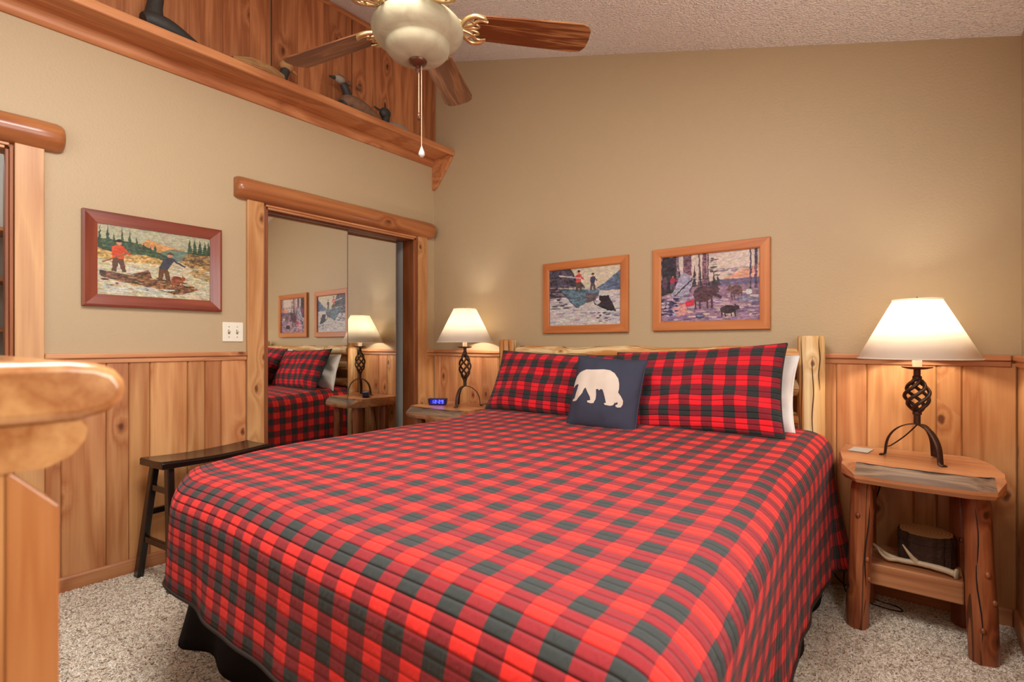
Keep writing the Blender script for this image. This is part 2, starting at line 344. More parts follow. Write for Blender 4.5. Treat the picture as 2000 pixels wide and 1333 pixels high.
# right wall and front wall, each with an added, unseen window
WY0, WY1, WZ0, WZ1 = -2.55, -1.35, 1.1, 2.12
m = MB()
for y0, y1, z0, z1 in ((FY, WY0, 0, cz(RX)), (WY0, WY1, 0, WZ0), (WY0, WY1, WZ1, cz(RX)), (WY1, 0, 0, cz(RX))): m.box(RX, RX+.12, y0, y1, z0, z1)
wr = struct(m.build('wall_right', 'wall'), 'beige wall at the right edge')
FX0, FX1, FZ0, FZ1 = .45, 2.45, 1.36, 2.66
m = MB()
for x0, x1, z0, z1 in ((-.12, FX0, 0, None), (FX0, FX1, 0, FZ0), (FX1, RX+.12, 0, None)):
    if z1 is None: m.prism([(x0, 0), (x1, 0), (x1, cz(x1)), (x0, cz(x0))], 'Y', FY-.12, FY)
    else: m.box(x0, x1, FY-.12, FY, z0, z1)
m.prism([(FX0, FZ1), (FX1, FZ1), (FX1, cz(FX1)), (FX0, cz(FX0))], 'Y', FY-.12, FY)
wf = struct(m.build('wall_front', 'wall'), 'beige wall behind the camera')
def window(name, ax, a0, a1, z0, z1, off, label):
    E = sempty(name, label); fr = MB(); w_ = .05
    def bx(mb, p0, p1, q0, q1, d0, d1):
        if ax == 'Y': mb.box(off+d0, off+d1, p0, p1, q0, q1)
        else: mb.box(p0, p1, off-d1, off-d0, q0, q1)
    for r in ((a0, a1, z0, z0+w_), (a0, a1, z1-w_, z1), (a0, a0+w_, z0+w_, z1-w_), (a1-w_, a1, z0+w_, z1-w_), ((a0+a1)/2-.02, (a0+a1)/2+.02, z0+w_, z1-w_)): bx(fr, *r, .05, .11)
    fr.build('window_frame', 'vinyl', E); gl = MB(); bx(gl, a0+.03, a1-.03, z0+.03, z1-.03, .078, .084); gl.build('pane', 'glass', E)
window('added_window_1', 'Y', WY0, WY1, WZ0, WZ1, RX, 'added, unseen window in the right wall'); window('added_window_2', 'X', FX0, FX1, FZ0, FZ1, FY, 'added, unseen window above the dresser')  # both windows added out of view to bring light into the room
# closet and the small grey room behind the doorway
struct(MB().box(-.80, -.76, CL0-.1, CL1+.08, 0, 2.4).box(-.80, -.151, CL1-.016, CL1+.10, 0, 2.4).box(-.80, -.12, CL0-.14, CL0-.1, 0, 2.4).box(-.8, -.12, CL0-.1, CL1+.08, 2.4, 2.44).build('wall_closet', 'grey'), 'grey closet interior')
struct(MB().box(-1.10, -1.06, FY, DL1+.3, 0, 2.4).box(-1.10, -.12, DL1+.26, DL1+.30, 0, 2.4).box(-1.10, -.12, FY-.04, FY, 0, 2.4).box(-1.10, -.12, FY, DL1+.3, 2.4, 2.44).build('wall_hall', 'grey'), 'grey room beyond the doorway')
for i, z in enumerate((1.24, 1.52, 1.80)):
    tag(MB().box(-1.06, -.80, FY+.02, DL1+.24, z, z+.02).build('hall_shelf', 'ledge'), ('lowest', 'middle', 'highest')[i]+' brown shelf in the grey room beyond the doorway', 'shelf', 'shelves beyond the doorway')

E = thing('added_hall_light', 'added, unseen white dome light brightening the room beyond the doorway', 'lamp', (-.6, -2.9, 2.40))  # unseen fixture added to brighten the grey doorway strip
MB().lathe([(.10, 0), (.10, -.015), (.085, -.02)], 24).build('base_plate', 'vinyl', E, smooth=40); MB().lathe([(.085, -.02), (.08, -.05), (.05, -.075), (.001, -.082)], 24).build('glass_dome', 'shade', E, smooth=60)
l = bpy.data.lights.new('added_hall_bulb', 'POINT'); l.energy = 8; l.color = (.9, .95, 1); l.shadow_soft_size = .04; o = bpy.data.objects.new('added_hall_bulb', l); COL.objects.link(o); o.parent = E; o.location = (0, 0, -.12)
# wainscot planks: each a child of its wall, bevelled edges make the V grooves
PZ0, PZ1, PT = .0, 1.09, .012
def planks(wall, axis, edges, side):
    for a, b in zip(edges[:-1], edges[1:]):
        wd = b-a-.0015; h = PZ1-PZ0; mb = MB()
        if axis == 'Y': mb.prism([(-wd/2, 0), (wd/2, 0), (wd/2, PT-.005), (wd/2-.005, PT), (-wd/2+.005, PT), (-wd/2, PT-.005)], 'Z', 0, h)
        else: mb.prism([(-wd/2, 0), (wd/2, 0), (wd/2, PT-.005), (wd/2-.005, PT), (-wd/2+.005, PT), (-wd/2, PT-.005)], 'Z', 0, h)
        o = mb.build('plank', 'plank', wall)
        if axis == 'X': o.location = ((a+b)/2, 0, PZ0); o.rotation_euler.z = R(180)
        elif side > 0: o.location = (0, (a+b)/2, PZ0); o.rotation_euler.z = R(-90)
        else: o.location = (RX, (a+b)/2, PZ0); o.rotation_euler.z = R(90)
planks(wb, 'X', [.0125, .086, .279, .414, .542, .707, .86, 1.0, 1.16, 1.29, 1.45, 1.60, 1.72, 1.88, 2.03, 2.16, 2.32, 2.46, 2.60, 2.74, 2.86, 2.983, 3.158, 3.239, 3.325, 3.497], 1)
planks(wl, 'Y', [-2.447, -2.386, -2.214, -2.12, -2.028, -1.852, -1.763, -1.676, -1.536], 1)
planks(wl, 'Y', [-.098, -.0125], 1)
planks(wr, 'Y', [FY+.01+i*.1485 for i in range(23)][:-1]+[-.013], -1)
# chair rail (two steps) and baseboards
def rail(name, axis, a, b, side=1):
    E = sempty(name)
    def q(nm, d0, d1, z0, z1, bev):
        mb = MB()
        if axis == 'X': mb.box(a, b, -d1, -d0, z0, z1)
        elif side > 0: mb.box(d0, d1, a, b, z0, z1)
        else: mb.box(RX-d1, RX-d0, a, b, z0, z1)
        mb.build(nm, 'trimX' if axis == 'X' else 'trimY', E, bevel=bev)
    q('rail_cap', 0, .030, 1.101, 1.126, .006); q('rail_moulding', 0, .020, 1.076, 1.1005, .004)
rail('trim_1', 'Y', -2.446, -1.536); rail('trim_2', 'Y', -.098, -.001); rail('trim_3', 'X', .031, RX-.031); rail('trim_4', 'Y', FY, -.001, -1)
def base(name, axis, a, b, side=1):
    mb = MB(); p = [(PT, 0), (PT+.014, 0), (PT+.014, .062), (PT+.009, .072), (PT, .072)]
    if axis == 'X': mb.prism([(-d, z) for d, z in p], 'X', a, b)
    elif side > 0: mb.prism(p, 'Y', a, b)
    else: mb.prism([(RX-d, z) for d, z in p], 'Y', a, b)
    struct(mb.build(name, 'trimX' if axis == 'X' else 'trimY'))
base('baseboard_left', 'Y', -2.446, -1.536); base('baseboard_back', 'X', .03, RX-.03); base('baseboard_right', 'Y', FY, -.001, -1)

# log header + casing of an opening in the left wall
def casing(name, y0, y1, cl0, cl1, z, log0, log1, label):
    E = sempty(name, label)
    for (a, b) in (cl0, cl1):
        if b-a > .02: MB().box(.0005, .024, a, b, 0, z).build('casing_board', 'trimZ', E, bevel=.003)
    # jambs with stepped moulding
    MB().box(-.15, 0, y0-.001, y0+.018, 0, z).build('jamb', 'jamb', E); MB().box(-.15, 0, y1-.018, y1+.001, 0, z).build('jamb', 'jamb', E)
    MB().box(-.15, 0, y0+.018, y1-.018, z-.018, z).build('head_jamb', 'ledge', E)
    for k, (d, x) in enumerate(((.018, .018), (.032, .012))):
        MB().box(-.01, x, y1-d, y1-d+.0135, 0, z-d).build('moulding', 'jamb', E, bevel=.003)
        MB().box(-.01, x, y0+d-.0135, y0+d, 0, z-d).build('moulding', 'jamb', E, bevel=.003)
        MB().box(-.01, x, y0+d, y1-d, z-d, z-d+.0135).build('head_moulding', 'trimY', E, bevel=.003)
    # half log laid on the wall
    r = .067; zc = z+r-.004; n = 28; L_ = log1-log0; vs = []; ys = [0, .006, .016, .03]+list(np.linspace(.1, L_-.1, 14))+[L_-.03, L_-.014, L_-.004, L_]
    sc = [.78, .88, .95, 1]+[1+.02*math.sin(q*5+z*9) for q in range(14)]+[1, .93, .8, .6]
    mb = MB()
    for yy, s_ in zip(ys, sc):
        for i in range(n):
            a = R(-96)+R(192)*i/(n-1)
            vs.append((max(.001, .004+r*s_*1.06*math.cos(a)), yy-L_/2, r*s_*math.sin(a)))
    k = len(ys)
    mb.add(vs, [(j*n+i, j*n+(i+1)%n, (j+1)*n+(i+1)%n, (j+1)*n+i) for j in range(k-1) for i in range(n)]+[tuple(range(n)), tuple(range((k-1)*n, k*n))[::-1]])
    mb.build('log_header', 'log', E, smooth=50, loc=(0, (log0+log1)/2, zc))
casing('trim_5', CL0, CL1, (-1.534, CL0+.002), (CL1-.002, -.099), CLZ, -1.605, -.028, 'pine casing and half-log header around the mirrored closet')
casing('trim_6', DL0, DL1, (FY+.005, DL0+.002), (DL1-.002, -2.447), DLZ, FY+.01, -2.375, 'pine casing and half-log header around the doorway')
# sliding mirror doors, slightly skewed in their tracks
def mirror_door(y0, y1, off, yaw, label):
    E = thing('mirror_door', label, 'mirror door', (off, (y0+y1)/2, .012), R(yaw), 'sliding mirror doors of the closet'); h = CLZ-.03-.012; hw = (y1-y0)/2
    MB().box(-.006, 0, -hw+.004, hw-.004, .02, h-.004).build('mirror_glass', 'mirror', E)
    MB().box(-.016, -.0062, -hw, hw, 0, h).build('backing', 'grey', E)
    MB().box(-.012, .004, -hw, hw, 0, .02).build('bottom_rail', 'screw', E)
    for s in (-1, 1): MB().box(-.012, .001, s*hw-.0012, s*hw+.0012, .02, h).build('edge_channel', 'screw', E)
mirror_door(-1.412, -.781, -.075, -.8, 'left sliding mirror door reflecting pictures and plaid bed')
mirror_door(-.930, -.302, -.118, -1.0, 'right sliding mirror door reflecting the lamp and nightstand')
tk = struct(MB().box(-.14, -.05, CL0+.02, CL1-.02, CLZ-.03, CLZ-.0185).build('trim_7', 'jamb'), 'track of the sliding mirror doors')

# light switch
E = thing('light_switch', 'ivory double toggle light switch plate beside the closet', 'light switch', (0, -1.61, 1.243))
MB().box(.0005, .007, -.058, .058, -.057, .057).build('switch_plate', 'plastic', E, bevel=.003)
for yy in (-.023, .023):
    MB().box(.007, .0078, yy-.006, yy+.006, -.013, .013).build('switch_slot', 'screw', E); MB().beam((.007, yy, 0), (.019, yy, .008), .008, .007).build('toggle', 'plastic', E)
    for zz in (-.03, .03): MB().ell((.0072, yy, zz), (.0015, .0035, .0035), 10, 5).build('screw', 'screw', E)

# ---------------------------------------------------------------- loft doors, ledge, bracket
lz0 = 2.742
def loft_door(y0, y1, boards, label, knob=None):
    E = thing('loft_door', label, 'cabinet door', (0, (y0+y1)/2, lz0), 0, 'board doors above the ledge'); c = (y0+y1)/2
    es = [y0+(y1-y0)*b for b in boards]
    for a, b in zip(es[:-1], es[1:]):
        MB().box(-.009, .009, -(b-a)/2+.0004, (b-a)/2-.0004, 0, cz(0)-.03-lz0).build('board', 'loft', E, bevel=.0015, loc=(.011, (a+b)/2-c, 0))
    if knob is not None:
        MB().lathe([(.006, 0), (.006, .012), (.015, .016), (.017, .024), (.012, .031), (.001, .033)], 16).build('knob', 'knob', E, smooth=40, loc=(.02, knob-c, .26)).rotation_euler = (0, R(90), 0)
loft_door(-2.30, -1.394, [0, .28, .5, .694, .86, 1], 'cedar board loft door above the ledge, left of the fan blade')
loft_door(-1.384, -.812, [0, .3, .62, 1], 'cedar board loft door with knob, in the middle above the ledge', -.845)
loft_door(-.804, -.004, [0, .22, .45, .7, .86, 1], 'cedar board loft door with knob, nearest the corner', -.765)
loft_door(FY+.01, -2.31, [0, .25, .5, .75, 1], 'cedar board loft door at the far left end of the ledge')
struct(MB().box(.001, .026, FY, -.001, cz(0)-.045, cz(0)-.008).build('trim_8', 'ledge', bevel=.004), 'cedar trim strip under the ceiling')
E = thing('ledge_shelf', 'long cedar ledge shelf high on the left wall', 'shelf', (0, -1.65, 2.64)); hl = (0-FY)/2
MB().box(.0005, .215, -hl, hl-.001, .062, .092).build('shelf_board', 'ledge', E)
MB().box(.2152, .240, -hl, hl-.001, .052, .100).build('front_lip', 'ledge', E, bevel=.008, seg=3)
MB().prism([(.0005, 0), (.012, .0), (.024, .012), (.03, .032), (.03, .0615), (.0005, .0615)], 'Y', -hl, hl-.026).build('lower_moulding', 'ledge', E, smooth=30)
MB().prism([(.0005, -.19), (.022, -.185), (.05, -.165), (.205, .010), (.222, .035), (.222, .0515), (.2148, .0515), (.2148, .0615), (.0005, .0615)], 'Y', hl-.0255, hl-.001).build('end_bracket', 'ledge', E, bevel=.003)

# ---------------------------------------------------------------- decoys on the ledge
LT = 2.733
def rot2(pts, a, o): return [(o[0]+(x*math.cos(a)-y*math.sin(a)), o[1]+(x*math.sin(a)+y*math.cos(a)), o[2]+z) for x, y, z in pts]
# local +Y = towards the corner (tail), head towards -Y
E = thing('loon_decoy', 'dark carved bird decoy with upright neck, leftmost on the ledge', 'decoy', (.13, -2.04, LT))
MB().tube(bez([(0, -.055, .06), (0, -.02, .07), (0, .05, .065), (0, .12, .05), (0, .19, .04)], 6), [.022+.040*math.sin(math.pi*min(1, (i+6)/31)) for i in range(25)], 14, flat=.8).build('body', 'duckdark', E, smooth=60)
MB().tube(bez([(0, -.01, .075), (0, -.005, .15), (0, .005, .22), (0, -.005, .29)], 5), [.048, .045, .042, .04, .038, .036, .035, .034, .033, .032, .032, .032, .033, .034, .034, .03], 14).build('neck', 'duckdark', E, smooth=60)
MB().ell((0, -.025, .31), (.032, .048, .034)).tube([(0, -.06, .31), (0, -.13, .3)], [.014, .003], 8).build('head', 'duckdark', E, smooth=60)
E = thing('twig_decoy', 'woven twig bird decoy with pale round head on the ledge', 'decoy', (.13, -1.47, LT))
for k in range(16):
    a = math.pi*k/15; r0 = .05
    MB().tube(bez([(r0*math.cos(a)*.4, -.20, .045+.02*math.sin(a)), (r0*math.cos(a), -.1, .04+.055*math.sin(a)), (r0*1.2*math.cos(a), 0, .035+.06*math.sin(a)), (r0*.7*math.cos(a), .09, .035+.045*math.sin(a))], 4), .006, 6, wob=.3).build('twig', 'twig', E, smooth=60)
MB().ell((0, -.04, .045), (.05, .11, .04)).build('body', 'duckbrown', E, smooth=60)
MB().tube([(0, .085, .03), (0, .10, .075), (0, .115, .12)], [.03, .027, .028], 12).build('neck', 'duckdark', E, smooth=60)
MB().ell((0, .12, .145), (.034, .046, .036)).tube([(0, .15, .135), (0, .19, .12)], [.014, .005], 8).build('head', 'twig', E, smooth=60)
E = thing('goose_decoy', 'brown feathered goose decoy with raised neck on the ledge', 'decoy', (.13, -.83, LT))
MB().tube(bez([(0, -.12, .05), (0, -.09, .075), (0, 0, .07), (0, .10, .045), (0, .18, .03)], 6), [.028+.042*math.sin(math.pi*min(1, (i+5)/30)) for i in range(25)], 14, flat=.85).build('body', 'duckbrown', E, smooth=60)
MB().ell((0, -.105, .075), (.052, .045, .05)).build('breast', 'duckdark', E, smooth=60)
MB().tube(bez([(0, -.085, .10), (0, -.095, .15), (0, -.125, .195)], 6), [.036-.001*i for i in range(13)], 12).build('neck', 'duckdark', E, smooth=60)
h = MB().ell((0, -.15, .215), (.026, .042, .027)).build('head', 'duckgrey', E, smooth=60)
MB().tube([(0, -.18, .213), (0, -.225, .207)], [.014, .006], 8).build('bill', 'duckdark', h, smooth=60)
MB().ell((0, -.145, .232), (.018, .03, .014)).build('crown', 'duckdark', h, smooth=60)
E = thing('duck_decoy', 'small black-headed duck decoy with thin bill on the ledge', 'decoy', (.13, -.55, LT))
MB().ell((0, .06, .038), (.05, .12, .038)).build('body', 'duckgrey', E, smooth=60)
MB().tube([(0, -.055, .05), (0, -.045, .09)], [.026, .028], 12).build('neck', 'duckdark', E, smooth=60)
h = MB().ell((0, -.055, .118), (.034, .046, .04)).build('head', 'duckdark', E, smooth=60)
MB().tube([(0, -.085, .12), (0, -.15, .135)], [.010, .005], 8).build('bill', 'duckdark', h, smooth=60)
for q in E.children: pass

# ---------------------------------------------------------------- pictures
def vnoise(n, m, sx, sy, seed):
    g = np.random.default_rng(seed).random((sy+2, sx+2)); Y, X = np.meshgrid(np.linspace(0, sy, m), np.linspace(0, sx, n), indexing='ij')
    i, j = Y.astype(int), X.astype(int); fy, fx = Y-i, X-j; fy = fy*fy*(3-2*fy); fx = fx*fx*(3-2*fx)
    return (g[i, j]*(1-fx)+g[i, j+1]*fx)*(1-fy)+(g[i+1, j]*(1-fx)+g[i+1, j+1]*fx)*fy
class Canvas:
    def __init__(s, n, m, seed):
        s.n, s.m, s.seed = n, m, seed; s.Y, s.X = np.meshgrid(np.linspace(0, 1, m), np.linspace(0, 1, n), indexing='ij'); s.C = np.zeros((m, n, 3)); s.k = 0
        s.A = vnoise(n, m, n//5, m//3, seed)-.5; s.B = vnoise(n, m, n//14, m//6, seed+1)-.5
        s.D = vnoise(n, m, n//2, m//2, seed+7)-.5; s.E = np.stack([vnoise(n, m, n//9, m//7, seed+20+q)-.5 for q in range(3)], -1)
        s.wx = (vnoise(n, m, 40, 30, seed+2)-.5)*.012; s.wy = (vnoise(n, m, 40, 30, seed+3)-.5)*.012
    def col(s, mask, rgb, var=.12, stroke=None):
        s.k += 1; f = 1+var*(s.A*1.3+s.B*1.2)+s.D*.12
        c = np.array(rgb)[None, None]/255*f[..., None]+s.E*.06
        s.C[mask] = np.clip(c, 0, 1)[mask]
    def poly(s, pts, rgb, var=.15):
        X, Y = s.X+s.wx, s.Y+s.wy; ins = np.zeros_like(X, bool); n = len(pts)
        for i in range(n):
            (x0, y0), (x1, y1) = pts[i], pts[(i+1) % n]
            if y0 == y1: continue
            c = ((y0 > Y) != (y1 > Y)) & (X < (x1-x0)*(Y-y0)/(y1-y0)+x0); ins ^= c
        s.col(ins, rgb, var)
    def ell(s, x, y, a, b, rgb, var=.15): s.col(((s.X+s.wx*.5-x)/a)**2+((s.Y+s.wy*.5-y)/b)**2 < 1, rgb, var)
    def line(s, x0, y0, x1, y1, w, rgb, asp=1.4, var=.15):
        d = np.hypot((x1-x0)*asp, y1-y0); nx, ny = -(y1-y0)/d*w/asp, (x1-x0)*asp/d*w
        s.poly([(x0+nx, y0+ny), (x1+nx, y1+ny), (x1-nx, y1-ny), (x0-nx, y0-ny)], rgb, var)
    def dabs(s, x0, x1, y0, y1, n, cols, lx=.03, ly=.008, seed=0):
        r = np.random.default_rng(seed+s.seed)
        for _ in range(n):
            x, y = r.uniform(x0, x1), r.uniform(y0, y1); s.ell(x, y, lx*r.uniform(.4, 1.2), ly*r.uniform(.4, 1.3), cols[r.integers(len(cols))], .1)
    def tree(s, x, y, h, w, rgb):
        for i in range(6):
            f = i/6; s.poly([(x-w*(1-f), y+h*f), (x+w*(1-f), y+h*f), (x, y+h*(f+.3))], rgb, .3)
    def person(s, x, y, h, shirt, pants, hat, lean=0, arm=0):
        s.poly([(x-.10*h, y), (x-.02*h, y), (x+.03*h, y+.42*h), (x-.08*h, y+.45*h)], pants); s.poly([(x+.08*h, y), (x+.16*h, y), (x+.10*h, y+.45*h), (x-.02*h, y+.45*h)], pants)
        s.poly([(x-.09*h, y+.42*h), (x+.11*h, y+.42*h), (x+.14*h+lean, y+.78*h), (x+.02*h+lean, y+.84*h), (x-.10*h+lean, y+.78*h)], shirt)
        s.line(x+.1*h+lean, y+.74*h, x+.22*h+lean+arm, y+.55*h, .035*h, shirt); s.ell(x+.03*h+lean, y+.89*h, .05*h, .06*h, (196, 140, 108)); s.ell(x+.03*h+lean, y+.95*h, .085*h, .022*h, hat); s.ell(x+.03*h+lean, y+.98*h, .05*h, .04*h, hat)
    def bear(s, x, y, w, h, rgb, d=1):
        s.ell(x, y+.55*h, .42*w, .30*h, rgb, .4); s.ell(x+d*.45*w, y+.66*h, .16*w, .17*h, rgb, .3); s.poly([(x+d*.5*w, y+.74*h), (x+d*.70*w, y+.60*h), (x+d*.5*w, y+.54*h)], rgb, .3); s.ell(x+d*.40*w, y+.85*h, .05*w, .07*h, rgb)
        for q in (-.34, -.16, .16, .36): s.line(x+q*w, y+.45*h, x+q*w+.04*w, y, .055*w, rgb)
def scene_river():
    c = Canvas(330, 220, 5); c.col(c.Y > -1, (206, 196, 160), .16)
    c.col(c.Y > .62, (186, 182, 150), .1); c.poly([(.28, .70), (.42, .86), (.55, .80), (.75, .76), (.8, .60), (.3, .60)], (214, 156, 96)); c.poly([(.5, .66), (.62, .76), (.82, .74), (.85, .58), (.5, .58)], (116, 134, 116))
    c.poly([(0, .60), (0, .80), (.35, .78), (.55, .66), (.7, .58), (.4, .56)], (74, 92, 66), .4)
    for x, h in ((.02, .3), (.08, .34), (.13, .22), (.2, .3), (.26, .28), (.32, .2), (.38, .14), (.44, .1), (.48, .12)): c.tree(x, .66, h, .028, (62, 82, 60))
    c.poly([(0, .5), (0, .66), (.15, .6), (.4, .62), (.6, .56), (.66, .5)], (202, 164, 98), .35)
    c.poly([(.70, .58), (.78, .72), (.9, .76), (1, .7), (1, .45), (.8, .5)], (148, 118, 76), .5)
    for x in (.8, .85, .9, .95, .99): c.tree(x, .72, .22, .04, (66, 86, 62))
    c.poly([(.80, .42), (.86, .56), (1, .46), (1, .28), (.86, .34)], (186, 150, 92), .45)
    c.dabs(.0, 1, .05, .5, 150, [(226, 220, 196), (206, 204, 178), (170, 172, 156), (194, 176, 132)], .05, .010, 1)
    c.poly([(.02, .34), (.2, .32), (.5, .24), (.75, .14), (.66, .06), (.45, .14), (.2, .2), (.02, .26)], (110, 76, 54), .6)
    c.poly([(.25, .30), (.42, .40), (.46, .28), (.62, .26), (.9, .16), (.7, .06), (.45, .16)], (128, 88, 56), .6)
    c.dabs(.05, .85, .1, .33, 60, [(84, 56, 48), (176, 128, 84), (104, 78, 70), (200, 160, 110)], .035, .010, 3)
    c.dabs(0, .6, .02, .14, 40, [(190, 194, 186), (226, 224, 208)], .06, .010, 4)
    c.person(.16, .34, .46, (226, 82, 40), (104, 68, 48), (44, 32, 30)); c.line(.04, .46, .27, .64, .012, (150, 96, 58), 1.6)
    c.person(.55, .26, .44, (70, 72, 84), (110, 72, 44), (96, 66, 50), .05, .06)
    c.bear(.68, .18, .13, .2, (150, 78, 46)); return c
def scene_boat():
    c = Canvas(270, 230, 11); c.col(c.Y > -1, (214, 208, 204), .12); c.col(c.Y > .55, (226, 212, 186), .08)
    c.poly([(.66, .62), (.80, .72), (1, .92), (1, .58), (.7, .58)], (106, 122, 150), .3)
    c.poly([(0, 1), (.32, 1), (.38, .86), (.5, .7), (.55, .55), (.3, .5), (0, .5)], (84, 78, 92), .5); c.dabs(0, .5, .45, .7, 70, [(130, 116, 132), (70, 64, 80), (156, 138, 140)], .05, .014, 2)
    c.dabs(0, 1, .02, .5, 170, [(232, 226, 220), (196, 200, 212), (170, 166, 184), (220, 206, 200)], .06, .014, 5)
    c.poly([(.12, .68), (.40, .63), (.72, .60), (.70, .46), (.62, .46), (.50, .36), (.42, .30), (.36, .34), (.2, .56)], (106, 132, 148), .35)
    c.line(.12, .675, .72, .605, .010, (196, 188, 180)); c.line(.14, .66, .40, .30, .008, (84, 80, 88)); c.poly([(.52, .56), (.70, .52), (.66, .42), (.54, .38)], (120, 104, 110), .3)
    c.person(.42, .60, .36, (214, 84, 88), (96, 84, 74), (50, 44, 46)); c.line(.14, .90, .46, .82, .012, (206, 196, 190), 1.1); c.person(.62, .59, .30, (82, 78, 104), (92, 84, 92), (48, 44, 50))
    c.poly([(.62, .46), (.66, .34), (.82, .24), (.94, .22), (.86, .44), (.78, .50), (.72, .36), (.68, .34)], (56, 46, 54), .4); c.ell(.78, .44, .07, .055, (56, 46, 54)); c.ell(.73, .48, .018, .02, (56, 46, 54)); c.ell(.83, .475, .018, .02, (56, 46, 54))
    c.dabs(.6, 1, .04, .24, 26, [(70, 70, 88), (236, 232, 228), (120, 130, 150)], .035, .012, 9); c.dabs(.02, .25, .28, .42, 10, [(90, 86, 100)], .05, .014, 10); return c
def scene_camp():
    c = Canvas(330, 240, 21); c.col(c.Y > -1, (160, 128, 148), .22); c.col(c.Y > .55, (226, 206, 192), .08)
    c.poly([(.6, .56), (.72, .66), (.85, .72), (1, .80), (1, .56)], (232, 170, 140), .15); c.dabs(.62, .9, .64, .76, 14, [(150, 136, 156), (200, 170, 166)], .05, .012, 1)
    c.poly([(.4, .56), (.6, .60), (1, .60), (1, .52), (.4, .5)], (118, 104, 136), .25)
    c.poly([(0, .4), (0, 1), (.18, 1), (.24, .5)], (62, 52, 60), .4)
    for x, h in ((.36, .3), (.42, .26), (.5, .2), (.56, .18), (.60, .14)): c.tree(x, .52, h, .035, (70, 62, 68))
    for x, w_, col in ((.18, .014, (120, 98, 112)), (.285, .045, (126, 88, 104)), (.41, .008, (110, 88, 96)), (.465, .022, (140, 96, 112)), (.50, .008, (120, 92, 104)), (.915, .007, (90, 72, 92)), (.965, .012, (96, 76, 98))): c.poly([(x-w_, .44), (x+w_, .44), (x+w_, 1), (x-w_, 1)], col, .45)
    c.dabs(.52, .6, .66, .95, 16, [(96, 84, 88)], .03, .010, 3)
    c.poly([(.08, .32), (.22, .74), (.36, .66), (.26, .28)], (176, 170, 190), .2); c.line(.04, .26, .34, .64, .010, (72, 60, 76)); c.line(.17, .80, .42, .60, .008, (190, 168, 170))
    c.dabs(0, 1, .02, .40, 150, [(186, 160, 188), (136, 112, 160), (206, 176, 180), (120, 96, 130), (226, 196, 190)], .05, .014, 7)
    c.poly([(.20, .26), (.36, .34), (.36, .24), (.26, .22)], (222, 54, 74)); c.poly([(.12, .20), (.26, .28), (.30, .12), (.16, .08)], (226, 164, 158), .15)
    c.dabs(0, .18, .1, .36, 40, [(80, 74, 116), (196, 190, 214), (60, 54, 80)], .03, .016, 8); c.ell(.42, .07, .045, .03, (70, 72, 100)); c.ell(.42, .08, .035, .015, (150, 156, 180))
    c.poly([(.42, .46), (.58, .54), (.62, .46), (.5, .3), (.38, .3)], (84, 58, 66), .3); c.bear(.45, .18, .24, .40, (92, 64, 70))
    c.line(.52, .42, .64, .34, .022, (80, 56, 62)); c.bear(.78, .30, .14, .24, (112, 80, 80), -1); c.bear(.70, .05, .18, .20, (66, 50, 56))
    c.poly([(.80, .34), (1, .32), (1, .26), (.82, .26)], (150, 146, 166), .3); c.ell(.90, .40, .03, .04, (222, 216, 214)); c.person(.12, .50, .22, (186, 60, 84), (110, 90, 110), (80, 60, 70)); c.ell(.04, .6, .03, .10, (96, 76, 96)); return c
def picture(name, label, wall, a0, a1, z0, z1, fw, mat, cv, part):
    """frame hung on a wall; wall 'L' spans y, wall 'B' spans x. Local x along the wall as seen, y towards the wall"""
    W, H = a1-a0, z1-z0
    E = thing(name, label, 'picture', (0, (a0+a1)/2, z0) if wall == 'L' else ((a0+a1)/2, 0, z0), R(90) if wall == 'L' else 0, 'framed outdoor prints')
    D = .024
    def strip(nm, p, q, ang, ln):
        # mitred moulding strip, local x along its length
        prof = [(0, .0), (0, D), (.010, D+.002), (fw*.5, D-.002), (fw, D-.008), (fw, 0)] if wall == 'L' else [(0, .0), (0, D-.003), (.003, D), (fw-.006, D), (fw, D-.004), (fw, 0)]
        vs = []; n = len(prof)
        for s in (-1, 1):
            for u, h in prof: vs.append((s*(ln/2-u), -h, u))
        o = MB().add(vs, [tuple(range(n)), tuple(range(n, 2*n))[::-1]]+[(i, (i+1) % n, n+(i+1) % n, n+i) for i in range(n)]).build(nm, mat, E)
        o.location = p; o.rotation_euler = (0, ang, 0)
    strip('frame_strip', (0, -.001, 0), None, 0, W); strip('frame_strip', (0, -.001, H), None, R(180), W)
    strip('frame_strip', (-W/2, -.001, H/2), None, R(90), H); strip('frame_strip', (W/2, -.001, H/2), None, R(-90), H)
    n, m_ = cv.n, cv.m; X, Z = np.meshgrid(np.linspace(-W/2+fw, W/2-fw, n), np.linspace(fw, H-fw, m_))
    o = grid_mesh(part, np.stack([X, np.full_like(X, -.010), Z], -1), 'print', E, smooth=False)
    me = o.data; at = me.color_attributes.new('Col', 'FLOAT_COLOR', 'POINT')
    G = vnoise(n, m_, n//6, m_//4, 91)-.5+.7*(vnoise(n, m_, n//3, m_//2, 92)-.5)
    rgb = np.clip(cv.C*(.88+.10*G[..., None]), 0, 1).reshape(-1, 3); rgb = np.where(rgb <= .04045, rgb/12.92, ((rgb+.055)/1.055)**2.4)
    at.data.foreach_set('color', np.concatenate([rgb, np.ones((len(rgb), 1))], 1).astype(np.float32).reshape(-1))
    MB().box(-W/2+.004, W/2-.004, -.008, -.001, .004, H-.004).build('backing', 'frameblack', E)
picture('river_picture', 'framed print of two men on river logs, reddish frame, left wall', 'L', -2.311, -1.679, 1.358, 1.828, .060, 'framered', scene_river(), 'print')
picture('boat_picture', 'framed print of two men in a boat, smaller frame above the bed', 'B', 1.12, 1.762, 1.246, 1.728, .052, 'frame', scene_boat(), 'print')
picture('camp_picture', 'framed print of bears at a forest camp, larger frame above bed', 'B', 1.922, 2.567, 1.250, 1.735, .052, 'frame', scene_camp(), 'print')

